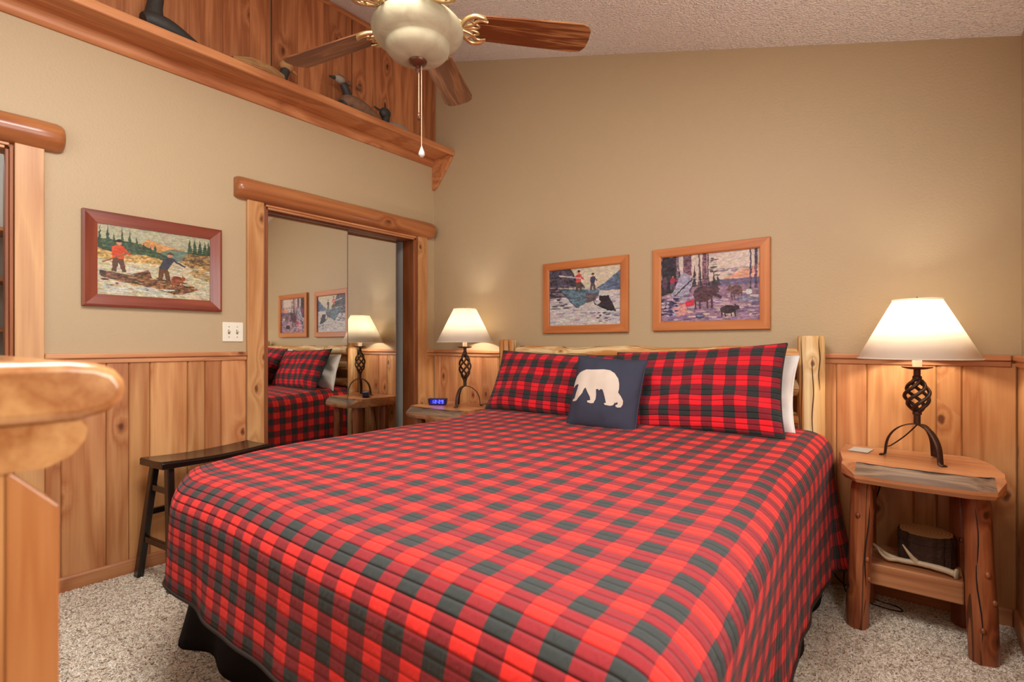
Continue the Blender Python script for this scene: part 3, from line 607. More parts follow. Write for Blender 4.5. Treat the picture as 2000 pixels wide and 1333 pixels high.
# ---------------------------------------------------------------- bed
BX0, BX1, BF, BT = .895, 2.862, -2.36, .725     # sides, foot, top of the quilt
E = thing('log_bed', 'peeled log bed with tall headboard posts', 'bed', ((BX0+BX1)/2, -.10, 0)); bc = (BX0+BX1)/2
def post(x, h, seed):
    rr = random.Random(seed); n = 14; wb_ = [rr.uniform(.93, 1.05) for _ in range(n)]
    def wob(a, z): return wb_[int(round(a/(2*math.pi)*n)) % n]*(1+.02*math.sin(z*9+seed))
    MB().lathe([(.066, 0), (.064, .25), (.062, .55), (.060, .9), (.060, h-.012), (.054, h-.002), (.030, h)], n, wob=wob).build('post', 'peeled', E, smooth=32, loc=(x-bc, 0, 0)); P_ = COL.objects[-1]
    for ka, z0, z1 in ((-2.05, .72, h-.004), (-1.25, .70, h-.1), (-.75, .95, h-.004)):
        MB().tube([((.0605+.001*math.sin(i))*math.cos(ka+.05*math.sin(i*.7+seed)), (.0605+.001*math.sin(i))*math.sin(ka+.05*math.sin(i*.7+seed)), z0+(z1-z0)*i/14) for i in range(15)], [.0004+.0022*math.sin(math.pi*i/14)**.5 for i in range(15)], 6).build('crack', 'cracked', P_)
post(.866, 1.203, 1); post(2.762, 1.213, 2)
def raillog(z, r, y=0):
    MB().tube([(-.91+1.82*i/20, y+.004*math.sin(i*1.3), z+.006*math.sin(i*.9)) for i in range(21)], [r*(1+.06*math.sin(i*2.1)) for i in range(21)], 14).build('headboard_log', 'peeledX', E, smooth=40)
raillog(1.112, .045); raillog(.96, .04); raillog(.80, .04); raillog(.42, .045)
for s in (BX0+.14, BX1-.14): MB().box(s-bc-.02, s-bc+.02, -2.0, -.05, .20, .32).build('side_rail', 'peeled', E, bevel=.005)
MB().box(BX0+.10-bc, BX1-.10-bc, -1.98, -.075, .325, .45).build('box_spring', 'mattress', E, bevel=.03, seg=3)
MB().box(BX0+.025-bc, BX1-.025-bc, -2.035, -.075, .452, BT-.035).build('mattress', 'mattress', E, bevel=.05, seg=4)

# quilt: rounded-box drape assembled in strips, one mesh, UVs follow the cloth
r = .115; hemF, hemL, hemR = .395, .27, .175
HY = -.12                                     # head end of the quilt
def topz(x, y):
    cx_ = (x-(BX0+BX1)/2)/((BX1-BX0)/2); return BT + .016*(1-cx_**2) + .03*smoothstep(-1.0, -.2, y)*1.0 - .012*smoothstep(-1.9, -2.2, y)*0 + .004*np.sin(x*7+y*3)*np.sin(y*6)
def profile(hem, n1=8, n2=16):
    """outward offset and height below the top, with arc length"""
    out = []; 
    for i in range(n1+1):
        a = math.pi/2*i/n1; out.append((r*math.sin(a), -r*(1-math.cos(a)), r*a))
    ln = BT-r-hem
    for i in range(1, n2+1): out.append((r, -r-ln*i/n2, r*math.pi/2+ln*i/n2))
    return np.array(out)
V, F, UV, hemline = [], [], [], []
def addgrid(P, U):
    n, m_ = P.shape[:2]; o = len(V); V.extend(P.reshape(-1, 3).tolist()); idx = o+np.arange(n*m_).reshape(n, m_)
    f = np.stack([idx[:-1, :-1], idx[1:, :-1], idx[1:, 1:], idx[:-1, 1:]], -1).reshape(-1, 4); F.extend(f.tolist())
    uu = U.reshape(-1, 2); UV.append(uu[(f-o).reshape(-1)])
xs = np.linspace(BX0+r, BX1-r, 66); ys = np.linspace(HY, BF+r, 72)
X, Y = np.meshgrid(xs, ys, indexing='ij'); addgrid(np.stack([X, Y, topz(X, Y)], -1), np.stack([X, Y], -1))
def wave(p, k, seed, amp): return amp*k*(np.sin(p*7.3+seed)+.6*np.sin(p*15.1+2*seed)+.4*np.sin(p*27+seed*3))
def drop(pr, hem): return np.clip((-pr[:, 1]-r)/(BT-r-hem), 0, 1)
# foot
pr = profile(hemF); k = drop(pr, hemF)
Xg, Kg = np.meshgrid(xs, np.arange(len(pr)), indexing='ij'); out = pr[Kg, 0]+.012*k[Kg]+wave(Xg, k[Kg]**1.5, 1.0, .007)-.012*np.sin(np.pi*k[Kg])*0
Zg = topz(Xg, BF+r)*np.maximum(0, 1-k[Kg])+BT*np.minimum(1, k[Kg])+pr[Kg, 1]
addgrid(np.stack([Xg, BF+r-out, Zg], -1), np.stack([Xg, BF+r-pr[Kg, 2]], -1)); footend = (out, Zg)
hemF_pts = [(xs[i], BF+r-out[i, -1], Zg[i, -1]) for i in range(len(xs))]
# sides
def side(sgn, hem, seed):
    pr = profile(hem); k = drop(pr, hem); Yg, Kg = np.meshgrid(ys, np.arange(len(pr)), indexing='ij')
    fl = smoothstep(-.38, -.14, Yg)
    out = pr[Kg, 0]+.010*k[Kg]+wave(Yg, k[Kg]**1.4, seed, .008)+fl*k[Kg]**1.6*(.07 if sgn > 0 else .05)
    xe = (BX1-r if sgn > 0 else BX0+r); Zg = topz(np.full_like(Yg, xe), Yg)*(1-k[Kg])+BT*k[Kg]+pr[Kg, 1]+(k[Kg]*.13*smoothstep(1.6, 2.25, -Yg) if sgn < 0 else 0)-fl*k[Kg]*.03*(1 if sgn > 0 else 0)
    addgrid(np.stack([xe+sgn*out, Yg, Zg], -1), np.stack([xe+sgn*pr[Kg, 2], Yg], -1))
    return [(xe+sgn*out[i, -1], ys[i], Zg[i, -1]) for i in range(len(ys))], out[-1], Zg[-1]
sL, oL, zL = side(-1, hemL, 2.0); sR, oR, zR = side(1, hemR, 4.3)
# corners: sweep between the end of a side strip and the foot strip
def corner(sgn, os_, zs_, of_, zf_):
    n = 9; th = np.linspace(0, 1, n); xe = BX1-r if sgn > 0 else BX0+r; P = []; U = []
    pf = profile(hemF)
    for t_ in th:
        a = t_*math.pi/2; o_ = os_*(1-t_)+of_*t_; z_ = zs_*(1-t_)+zf_*t_
        bul = 1+.10*math.sin(math.pi*t_)*np.clip((BT-z_)/.4, 0, 1)
        P.append(np.stack([xe+sgn*o_*np.cos(a)*bul, BF+r-o_*np.sin(a)*bul, z_], -1)); arc = pf[:, 2]; sn = math.sin(a)+(1-math.sin(a))*smoothstep(.14, .34, arc); U.append(np.stack([xe+sgn*np.minimum(arc, .2)*math.cos(a), BF+r-arc*sn], -1))
    P = np.array(P); addgrid(P, np.array(U)); return [tuple(P[i, -1]) for i in range(n)]
cL = corner(-1, oL, zL, footend[0][0], footend[1][0]); cR = corner(1, oR, zR, footend[0][-1], footend[1][-1])
def softcorner(p):
    x, y, z = p; sg = -1 if x < (BX0+BX1)/2 else 1; RC = .38 if sg < 0 else .06; cx_ = BX0+RC if sg < 0 else BX1-RC; u = sg*(x-cx_)/RC; v = (BF+RC-y)/RC
    f_ = (x-(BX0+BX1)/2)/((BX1-BX0)/2)
    if f_ > 0: dx = .09*min(1, max(0, (-y-1.0)/1.3))*f_*min(1, max(0, (z-.25)/.4))
    else: dx = -.11*float(smoothstep(1.6, 2.35, -y))*f_
    if u <= 0 or v <= 0: return (x+dx, y, z)
    return (dx+cx_+sg*RC*u*math.sqrt(max(.05, 1-min(v, 1.3)**2*.5)), BF+RC-RC*v*math.sqrt(max(.05, 1-min(u, 1.3)**2*.5)), z)
V = [softcorner(p) for p in V]; cL = [softcorner(p) for p in cL]; cR = [softcorner(p) for p in cR]; hemF_pts = [softcorner(p) for p in hemF_pts]; sL = [softcorner(p) for p in sL]; sR = [softcorner(p) for p in sR]
me = bpy.data.meshes.new('plaid_quilt'); me.from_pydata(V, [], F); ul = me.uv_layers.new(name='UVMap'); ul.data.foreach_set('uv', np.concatenate(UV).astype(np.float32).reshape(-1))
bm = bmesh.new(); bm.from_mesh(me); bmesh.ops.remove_doubles(bm, verts=bm.verts, dist=.0006); bmesh.ops.recalc_face_normals(bm, faces=bm.faces); bm.to_mesh(me); bm.free()
me.polygons.foreach_set('use_smooth', [True]*len(me.polygons)); me.materials.append(M['quilt']); me.materials.append(M['shamback'])
Q = thing('quilt', 'red and black plaid quilt spread over the bed', 'quilt', (0, 0, 0))
qo = bpy.data.objects.new('quilt_cloth', me); COL.objects.link(qo); qo.parent = Q
sm = qo.modifiers.new('thick', 'SOLIDIFY'); sm.thickness = .007; sm.offset = -1; sm.material_offset = 1; sm.material_offset_rim = 1
hem = sL+cL[1:-1]+hemF_pts+cR[::-1][1:-1]+sR[::-1]
MB().tube(hem, .0055, 6).build('binding', 'binding', Q, smooth=80)
# bed skirt
sk = thing('bed_skirt', 'black cloth bed skirt hanging below the quilt to the carpet', 'bed skirt', (0, 0, 0))
per = [(BX0+.03, y) for y in np.linspace(-.2, BF+.27, 60)]+[(BX0+.03+.05*(1-math.cos(a)), BF+.27-.05*math.sin(a)) for a in np.linspace(.1, 1.5, 6)]+[(x, BF+.22) for x in np.linspace(BX0+.085, BX1-.10, 70)]+[(BX1-.06-.05*(1-math.cos(a)), BF+.27-.05*math.sin(a)) for a in np.linspace(1.5, .1, 6)]+[(BX1-.06, y) for y in np.linspace(BF+.27, -.2, 60)]
per = np.array(per); tn = np.gradient(per, axis=0); nr = np.stack([-tn[:, 1], tn[:, 0]], -1); nr /= np.linalg.norm(nr, axis=1)[:, None]
ctr = np.array([(BX0+BX1)/2, -1.1]); nr *= np.sign(((per-ctr)*nr).sum(1))[:, None]
s_ = np.concatenate([[0], np.cumsum(np.hypot(*np.diff(per, axis=0).T))]); Zs = np.linspace(.43, .004, 14); P = np.zeros((len(per), len(Zs), 3))
for j, z in enumerate(Zs):
    kk = (.43-z)/.43; o_ = (kk**1.3)*(.018*np.sin(s_*9)+.012*np.sin(s_*17+1)+.012)
    cor = np.exp(-((per[:, 0]-BX0-.045)**2+(per[:, 1]-BF-.23)**2)/.012)
    o_ = o_+cor*kk**1.5*.08; P[:, j, :2] = per+nr*o_[:, None]; P[:, j, 2] = z
grid_mesh('skirt_cloth', P, 'skirt', sk).modifiers.new('s', 'SOLIDIFY').thickness = .003

# ---------------------------------------------------------------- pillows
def cushion_pts(W, H, T_, n, pinch=.05, wr=0, seed=0, e=2.6, p=.5):
    u = np.sin(np.linspace(-1, 1, n)*math.pi/2*.985)/math.sin(math.pi/2*.985); U, Vv = np.meshgrid(u, u, indexing='ij')
    x = W/2*U*(1-pinch*(1-Vv**2)*np.abs(U)**2); z = H/2*Vv*(1-pinch*1.2*(1-U**2)*np.abs(Vv)**2)
    h = T_/2*(np.clip((1-np.abs(U)**e)*(1-np.abs(Vv)**e), 0, 1))**p
    if wr:
        q = np.random.default_rng(seed); 
        for _ in range(7):
            a = q.uniform(0, 6.28); f = q.uniform(5, 16); h = h*(1+wr*.35*np.sin(f*(U*math.cos(a)+Vv*math.sin(a))+q.uniform(0, 6)))
    return U, Vv, x, z, h
def pillow(name, label, loc, W, H, T_, lean, roll, yaw, mats, group, uvo=(0, 0), n=44, wr=.12, seed=1, flange=0, **kw):
    E = thing(name, label, 'pillow', loc, 0, group); E.rotation_euler = (R(-lean), R(roll), R(yaw))
    U, Vv, x, z, h = cushion_pts(W, H, T_, n, wr=wr, seed=seed, **kw)
    uv = np.stack([U*W/2+uvo[0], Vv*H/2+uvo[1]], -1)
    grid_mesh('front_cover', np.stack([x, -h, z+H/2], -1), mats[0], E, uv)
    grid_mesh('back_cover', np.stack([x, h*.8, z+H/2], -1)[::-1], mats[1], E, uv[::-1])
    ed = [(x[i, j], 0, z[i, j]+H/2) for i, j in [(i, 0) for i in range(n)]+[(n-1, j) for j in range(1, n)]+[(i, n-1) for i in range(n-2, -1, -1)]+[(0, j) for j in range(n-2, 0, -1)]]
    MB().tube(ed+[ed[0]], .0045, 6).build('seam_piping', mats[2], E, smooth=80)
    return E, (U, Vv, x, z, h)
QZ = BT+.030
pillow('white_pillow', 'white pillow standing behind the right plaid sham', (2.30, -.295, QZ-.012), .86, .38, .13, 14, 0, 0, ('white', 'white', 'white'), 'white sleeping pillows', seed=4, wr=.25)
pillow('white_pillow', 'white pillow behind the left plaid sham, seen in the mirror', (1.36, -.295, QZ-.012), .84, .34, .13, 14, 0, 0, ('white', 'white', 'white'), 'white sleeping pillows', seed=5, wr=.25)
SR, _ = pillow('pillow_sham', 'red and black plaid pillow sham on the right side', (2.285, -.475, QZ-.020), .87, .455, .16, 25, -3.5, 0, ('sham', 'shamback', 'binding'), 'plaid pillow shams', (.435, .235+.03), seed=2)
SL, _ = pillow('pillow_sham', 'red and black plaid pillow sham on the left side', (1.405, -.455, QZ-.012), .87, .41, .16, 25, 1.5, 0, ('sham', 'shamback', 'binding'), 'plaid pillow shams', (.435, .235), seed=3)
# bear cushion
BW, BH, BTK = .380, .385, .13
CB, (U, Vv, px_, pz_, ph_) = pillow('bear_cushion', 'dark slate throw cushion with a beige walking bear on it', (1.90, -.64, QZ-.026), BW, BH, BTK, 17, 3, 3, ('navy', 'navy', 'navy'), None, seed=6, wr=.06, pinch=.035)
src = [(930, 1035), (1695, 1130), (1890, 240), (1115, 255)]; dst = [(0, 0), (1, 0), (1, 1), (0, 1)]
A = []
for (x, y), (a, b) in zip(src, dst): A += [[x, y, 1, 0, 0, 0, -a*x, -a*y, -a], [0, 0, 0, x, y, 1, -b*x, -b*y, -b]]
Hm = np.linalg.svd(np.array(A, float))[2][-1].reshape(3, 3)
bearpx = [(1050,620),(1068,560),(1100,500),(1140,460),(1150,455),(1180,440),(1230,420),(1290,418),(1360,412),(1430,402),(1500,410),(1550,440),(1590,500),(1602,560),(1598,620),(1585,660),(1615,700),(1635,750),(1625,790),(1600,822),(1560,828),(1540,815),(1545,800),(1565,795),(1572,775),(1560,770),(1545,782),(1535,772),(1530,790),(1510,808),(1480,815),(1425,808),(1415,790),(1440,785),(1435,750),(1425,690),(1410,640),(1385,635),(1370,650),(1355,635),(1335,640),(1332,700),(1325,750),(1310,775),(1300,795),(1270,800),(1230,790),(1228,770),(1265,765),(1262,730),(1235,670),(1215,625),(1195,650),(1180,690),(1130,745),(1100,775),(1050,780),(1040,765),(1075,745),(1090,700),(1115,640),(1128,595),(1110,590),(1080,605),(1060,628)]
bp = []
for p in bearpx:
    q = Hm @ np.array([p[0], p[1], 1.0]); bp.append((2*q[0]/q[2]-1, 2*q[1]/q[2]-1))
gp = [(a, b) for a in np.linspace(-.95, .95, 40) for b in np.linspace(-.95, .95, 40)]
vs, es, fs, *_ = delaunay_2d_cdt([Vector(p) for p in bp+gp], [(i, (i+1) % len(bp)) for i in range(len(bp))], [list(range(len(bp)))], 1, 1e-5)
def cush(u, v, W, H, T_, pinch=.035, e=2.6, p=.5):
    x = W/2*u*(1-pinch*(1-v*v)*abs(u)**2); z = H/2*v*(1-pinch*1.2*(1-u*u)*abs(v)**2)
    i = int(np.clip(np.searchsorted(U[:, 0], u)-1, 0, len(U)-2)); j = int(np.clip(np.searchsorted(Vv[0], v)-1, 0, len(U)-2))
    fu = (u-U[i, 0])/(U[i+1, 0]-U[i, 0]); fv = (v-Vv[0, j])/(Vv[0, j+1]-Vv[0, j])
    h = (ph_[i, j]*(1-fu)+ph_[i+1, j]*fu)*(1-fv)+(ph_[i, j+1]*(1-fu)+ph_[i+1, j+1]*fu)*fv
    return (x, -h-.0022, z+H/2)
used = sorted({i for f in fs for i in f}); mp = {o: n for n, o in enumerate(used)}
MB().add([cush(vs[i].x, vs[i].y, BW, BH, BTK) for i in used], [tuple(mp[i] for i in f) for f in fs]).build('bear_applique', 'bear', CB, smooth=60)

# ---------------------------------------------------------------- nightstands
def nightstand(label, loc, ztop, outline, legs, shelf=None):
    E = thing('nightstand', label, 'nightstand', loc, 0, 'rustic slab nightstands'); lx, ly, _ = loc
    th = .058; o = [(x-lx, y-ly) for x, y in outline]; n = len(o); mb = MB()
    ins = []
    cxm = sum(p[0] for p in o)/n; cym = sum(p[1] for p in o)/n
    rows = [(.965, ztop-th-.012), (1.0, ztop-th+.004), (1.0, ztop-.040), (.985, ztop)]; vs = []; front = min(p[1] for p in o)
    fr = [min(1, max(0, (front+.10-y)/.06)) for x, y in o]
    for k, (s, z) in enumerate(rows): vs += [(cxm+(x-cxm)*s, cym+(y-cym)*s+(.052*fr[i] if k == 3 else 0), z if k != 2 else z+.030*(1-fr[i])) for i, (x, y) in enumerate(o)]
    mb.add(vs, [tuple(range(n))[::-1], tuple(range(3*n, 4*n))]+[(j*n+i, j*n+(i+1) % n, (j+1)*n+(i+1) % n, (j+1)*n+i) for j in range(3) for i in range(n)])
    for q in range(n):
        if fr[q] > .5 and fr[(q+1) % n] > .5: mb.fm[2+2*n+q] = 1
    mb.build('slab_top', ['slab', 'slabgrey'], E, smooth=25)
    ck = [Vector(vs[3*n+q])+Vector((0, 0, .0005)) for q in range(n) if fr[q] > .5]
    if len(ck) > 2: MB().tube([p+Vector((0, .003*math.sin(i*1.9), 0)) for i, p in enumerate(bez(ck, 6))], [.0022+.0012*math.sin(i*.9) for i in range(len(bez(ck, 6)))], 6, flat=.5).build('crack', 'cord', E)
    return E
def logleg(E, a, b, r0, r1, seed):
    rr = random.Random(seed); n = 14; k = 12; a, b = Vector(a), Vector(b); wb_ = [rr.uniform(.92, 1.06) for _ in range(n)]; vs = []
    kn = [(rr.uniform(.1, .9), rr.uniform(0, 6.28)) for _ in range(5)]
    for j in range(k+1):
        t = j/k; c = a.lerp(b, t); rr0 = r0+(r1-r0)*t
        if j == k: rr0 *= .8
        for i in range(n):
            an = 2*math.pi*i/n; s = wb_[i]*(1+.03*math.sin(t*11+i*.8+seed))
            for kt, ka in kn: s += .10*math.exp(-((t-kt)/.05)**2-((math.cos(an-ka)-1)/.12)**2)
            vs.append((c.x+rr0*s*math.cos(an), c.y+rr0*s*math.sin(an), c.z))
    leg = MB().add(vs, [tuple(range(n))[::-1], tuple(range(k*n, (k+1)*n))]+[(j*n+i, j*n+(i+1) % n, (j+1)*n+(i+1) % n, (j+1)*n+i) for j in range(k) for i in range(n)]).build('leg', 'leglog', E, smooth=45)
    an0 = -1.35+.4*math.sin(seed)
    MB().tube([(lambda c, q: (c.x+q*math.cos(an0+.12*math.sin(i*.8)), c.y+q*math.sin(an0+.12*math.sin(i*.8)), c.z))(a.lerp(b, .1+.8*i/12), (r0+(r1-r0)*(.1+.8*i/12))*1.0) for i in range(13)], [.0004+.0024*math.sin(math.pi*i/12)**.6 for i in range(13)], 6).build('crack', 'cord', leg)
    for kt, ka in kn[:3]:
        kt = .12+.76*kt; c = a.lerp(b, kt); ka = -1.9+ka/6.28*1.4; d = Vector((math.cos(ka), math.sin(ka), 0)); rad = r0+(r1-r0)*kt
        MB().ell(c+d*rad*.98, (.010, .010, .012), 10, 6).build('branch_knot', 'leglog', leg, smooth=60)
    return leg
NR = (3.165, -.27, 0)
outR = [(2.897, -.03), (2.896, -.245), (2.925, -.44), (2.975, -.515), (3.10, -.532), (3.319, -.535), (3.395, -.508), (3.424, -.44), (3.43, -.36), (3.41, -.17), (3.375, -.065), (3.33, -.035), (3.1, -.03)]
E = nightstand('rustic slab nightstand with log legs and lower shelf, right of the bed', NR, .690, outR, None)
for (x, y), (x2, y2), r0, r1, sd in (((2.978, -.405), (2.998, -.385), .040, .043, 1), ((3.366, -.403), (3.345, -.385), .046, .040, 5), ((3.325, -.125), (3.315, -.14), .04, .038, 3), ((2.985, -.125), (2.995, -.14), .04, .038, 4)):
    logleg(E, (x-NR[0], y-NR[1], 0), (x2-NR[0], y2-NR[1], .628), r0, r1, sd)
MB().box(-.150, .150, -.075, .195, .166, .254).build('lower_shelf', 'slab', E, bevel=.006)
NL = (.49, -.27, 0)
outL = [(.22, -.03), (.20, -.20), (.195, -.42), (.235, -.50), (.30, -.525), (.52, -.53), (.68, -.52), (.755, -.47), (.765, -.2), (.75, -.03), (.48, -.03)]
E = nightstand('rustic slab nightstand with log legs, between closet and bed', NL, .715, outL, None)
for (x, y), sd in (((.285, -.42), 11), ((.665, -.42), 12), ((.285, -.125), 13), ((.665, -.125), 14)):
    logleg(E, (x-NL[0], y-NL[1], 0), ((x-NL[0])*.95, (y-NL[1])*.95, .652), .04, .038, sd)
MB().box(-.14, .14, -.085, .185, .16, .245).build('lower_shelf', 'slab', E, bevel=.006)

# ---------------------------------------------------------------- lamps
def lamp(label, loc, lift, watts, legs):
    E = thing('table_lamp', label, 'lamp', loc, 0, 'twisted iron table lamps'); z0 = .150   # top of the arched feet
    for a in legs:
        d = Vector((math.cos(R(a)), math.sin(R(a)), 0)); sd = Vector((-d.y, d.x, 0)); pts = []
        for i in range(15):
            t = i/14; an = t*R(100); rad = .112
            pts.append((d*(rad*math.sin(min(an, R(90)))*1.0), z0-(1-math.cos(min(an, R(90))))*.118 if t < .9 else None))
        pts = [(d*(.112*math.sin(R(q))), .032+(z0-.032)*math.cos(R(q))) for q in range(0, 91, 7)]+[(d*.114, .018), (d*.115, .006), (d*.132, .0035)]
        vs = []; wd = .0115
        for p, z in pts:
            for s in (-1, 1): vs.append((p.x+sd.x*wd*s, p.y+sd.y*wd*s, z))
        n = len(pts); o = MB().add(vs, [(2*i, 2*i+1, 2*i+3, 2*i+2) for i in range(n-1)]).build('foot_strap', 'iron', E, smooth=50)
        o.modifiers.new('s', 'SOLIDIFY').thickness = .0045
    MB().lathe([(.012, z0-.002), (.012, z0+.035), (.016, z0+.038), (.016, z0+.05), (.009, z0+.055)], 16).build('lower_stem', 'iron', E, smooth=40)
    c0, c1 = z0+.05, z0+.20+lift
    for q in range(5):
        pts = []
        for i in range(25):
            t = i/24; a = R(72*q)+t*R(230); rr = .008+.034*math.sin(math.pi*t)**.8; pts.append((rr*math.cos(a), rr*math.sin(a), c0+(c1-c0)*t))
        MB().tube(pts, .0072, 8).build('twisted_bar', 'iron', E, smooth=60)
    zc = c1+.045
    MB().lathe([(.009, c1-.005), (.016, c1), (.016, c1+.012), (.012, c1+.016), (.012, zc)], 16).build('upper_stem', 'iron', E, smooth=40)
    MB().lathe([(.004, zc-.004), (.03, zc-.003), (.050, zc+.003), (.053, zc+.008), (.048, zc+.008), (.01, zc+.004)], 28, wob=lambda a, z: 1+.05*math.sin(5*a)).build('drip_cup', 'rust', E, smooth=50)
    zs = zc+.042                      # bottom of the shade
    MB().lathe([(.0165, zc+.004), (.0165, zs+.045), (.012, zs+.05)], 18).build('candle_sleeve', 'candle', E, smooth=40)
    sh = MB().lathe([(.206, zs), (.083, zs+.243)], 48, cap=False).build('lampshade', 'shade', E, smooth=80)
    sh.modifiers.new('s', 'SOLIDIFY').thickness = .0015
    for rr, z in ((.2065, zs), (.0835, zs+.243)): MB().tube([(rr*math.cos(R(q)), rr*math.sin(R(q)), z) for q in range(0, 361, 9)], .003, 6).build('shade_trim', 'shade', sh, smooth=80)
    for q in range(3): MB().tube([(0, 0, zs+.236), (.083*math.cos(R(120*q)), .083*math.sin(R(120*q)), zs+.240)], .0015, 6).build('shade_spoke', 'brass', sh)
    MB().lathe([(.004, zs+.235), (.007, zs+.245), (.004, zs+.252), (.001, zs+.256)], 12).build('finial', 'iron', E, smooth=60)
    MB().tube(bez([(.0, .0, zs+.03), (.055, 0, zs+.08), (.055, 0, zs+.17), (0, 0, zs+.234)], 6), .0016, 6).build('harp', 'brass', E)
    l = bpy.data.lights.new('lamp_bulb', 'POINT'); l.energy = watts; l.color = (1, .95, .88); l.shadow_soft_size = .035
    o = bpy.data.objects.new('lamp_bulb', l); COL.objects.link(o); o.parent = E; o.location = (0, 0, zs+.135)
lamp('tall twisted iron lamp with white shade on the right nightstand', (3.172, -.25, .6915), -.017, 5, (165, -50, 60))
lamp('tall twisted iron lamp with white shade on the left nightstand', (.549, -.206, .7155), .035, 4.5, (-80, 38, 160))

# alarm clock
E = thing('alarm_clock', 'small blue digital alarm clock on the left nightstand', 'clock', (.345, -.285, .7155), R(38))
MB().prism([(-.066, .006), (-.054, .0), (.054, 0), (.066, .006), (.072, .046), (.066, .05), (-.066, .05), (-.072, .046)], 'Y', -.022, .03).build('case', 'clock', E, bevel=.004)
MB().box(-.052, .052, -.0232, -.0221, .009, .044).build('display', 'display', E)
seg = {'1': 'bc', '2': 'abged', '9': 'abcdfg'}
def digit(ch, x):
    w_, h_, t_ = .014, .024, .003; zb = .0145
    S = {'a': (0, w_, h_-t_, h_), 'g': (0, w_, h_/2-t_/2, h_/2+t_/2), 'd': (0, w_, 0, t_), 'b': (w_-t_, w_, h_/2, h_), 'c': (w_-t_, w_, 0, h_/2), 'f': (0, t_, h_/2, h_), 'e': (0, t_, 0, h_/2)}
    mb = MB()
    for s in seg[ch]:
        a, b, c, d = S[s]; mb.box(x+a, x+b, -.0242, -.0233, zb+c, zb+d)
    mb.build('digit', 'led', E)
for ch, x in zip('1229', (-.044, -.022, .008, .030)): digit(ch, x)
MB().box(-.003, .0, -.0242, -.0233, .021, .024).box(-.003, 0, -.0242, -.0233, .030, .033).build('colon', 'led', E)

# things on the right nightstand and its shelf
tag(MB().box(-.038, .038, -.055, .055, 0, .003).build('card', 'card', loc=(2.972, -.165, .6915), bevel=.001), 'small flat grey card lying beside the right lamp', 'card').rotation_euler.z = R(-8)
E = thing('log_box', 'round bark-covered log box on the lower shelf of the nightstand', 'box', (3.20, -.175, .2545))
br = [random.uniform(.95, 1.05) for _ in range(60)]
MB().lathe([(.094, 0), (.096, .03), (.094, .06), (.096, .088)], 60, wob=lambda a, z: br[int(round(a/6.2832*60)) % 60]).build('body', 'bark', E, smooth=25)
lid = MB().lathe([(.096, .0895), (.097, .10), (.094, .124)], 60, wob=lambda a, z: br[int(round(a/6.2832*60)) % 60]).build('lid', 'bark', E, smooth=25)
t = NT('growth_rings'); tc = t.n('ShaderNodeTexCoord').outputs['Object']; wv = t.n('ShaderNodeTexWave', wave_type='RINGS', rings_direction='Z'); wv.inputs['Scale'].default_value = 26; wv.inputs['Distortion'].default_value = 1.5; t.l(tc, wv.inputs['Vector'])
M['rings'] = t.set(.6, 0, t.ramp(wv.outputs[1], [(0, lin((214, 170, 112))), (1, lin((186, 136, 84)))]), .3)
MB().lathe([(.001, .1245), (.05, .1245), (.089, .1245), (.090, .1265), (.05, .127), (.001, .127)], 60, wob=lambda a, z: br[int(round(a/6.2832*60)) % 60]).build('cut_face', 'rings', lid)
E = thing('antler', 'branched deer antler lying in front of the log box', 'antler', (3.15, -.29, .2545))
MB().tube(bez([(.145, -.03, .016), (.10, -.012, .020), (.03, .0, .020), (-.03, .0, .018), (-.07, .012, .022), (-.10, .035, .03), (-.135, .06, .05)], 7), [.017]+[.0125-.0001*i for i in range(36)]+[.009-.0011*i for i in range(6)], 10, wob=.12).build('beam', 'antler', E, smooth=60)
MB().tube(bez([(.02, .0, .022), (.0, -.008, .05), (-.025, -.012, .088)], 6), [.012-.0008*i for i in range(13)], 8, wob=.1).build('tine', 'antler', E, smooth=60)
MB().tube(bez([(-.04, .0, .018), (-.075, -.012, .018), (-.10, -.015, .038), (-.112, -.012, .06)], 6), [.0105-.00045*i for i in range(19)], 8, wob=.1).build('tine', 'antler', E, smooth=60)
MB().lathe([(.014, -.006), (.020, -.003), (.021, .003), (.015, .007)], 14, wob=lambda a, z: 1+.1*math.sin(7*a)).build('burr', 'antler', E, smooth=40, loc=(.143, -.029, .018)).rotation_euler = (0, R(90), R(-20))
tag(MB().tube(bez([(3.172, -.245, .835), (3.13, -.18, .775), (3.08, -.085, .715), (3.060, -.04, .700), (3.055, -.022, .688), (3.05, -.02, .60), (3.02, -.03, .45), (2.93, -.05, .25), (2.90, -.06, .10), (2.905, -.09, .012), (2.96, -.14, .006), (3.06, -.17, .006), (3.12, -.16, .006), (3.10, -.12, .006), (3.02, -.10, .006), (2.88, -.045, .03), (2.83, -.03, .12)], 8), .0028, 6).build('lamp_cord', 'cord', smooth=80), 'black lamp cord looping to the carpet behind right nightstand', 'cord')
tag(MB().tube(bez([(.60, -.10, .718), (.64, -.045, .722), (.63, -.021, .70), (.60, -.020, .55), (.55, -.022, .35), (.5, -.03, .12)], 8), .0028, 6).build('lamp_cord', 'cord', smooth=80), 'black lamp cord running down behind the left nightstand', 'cord')

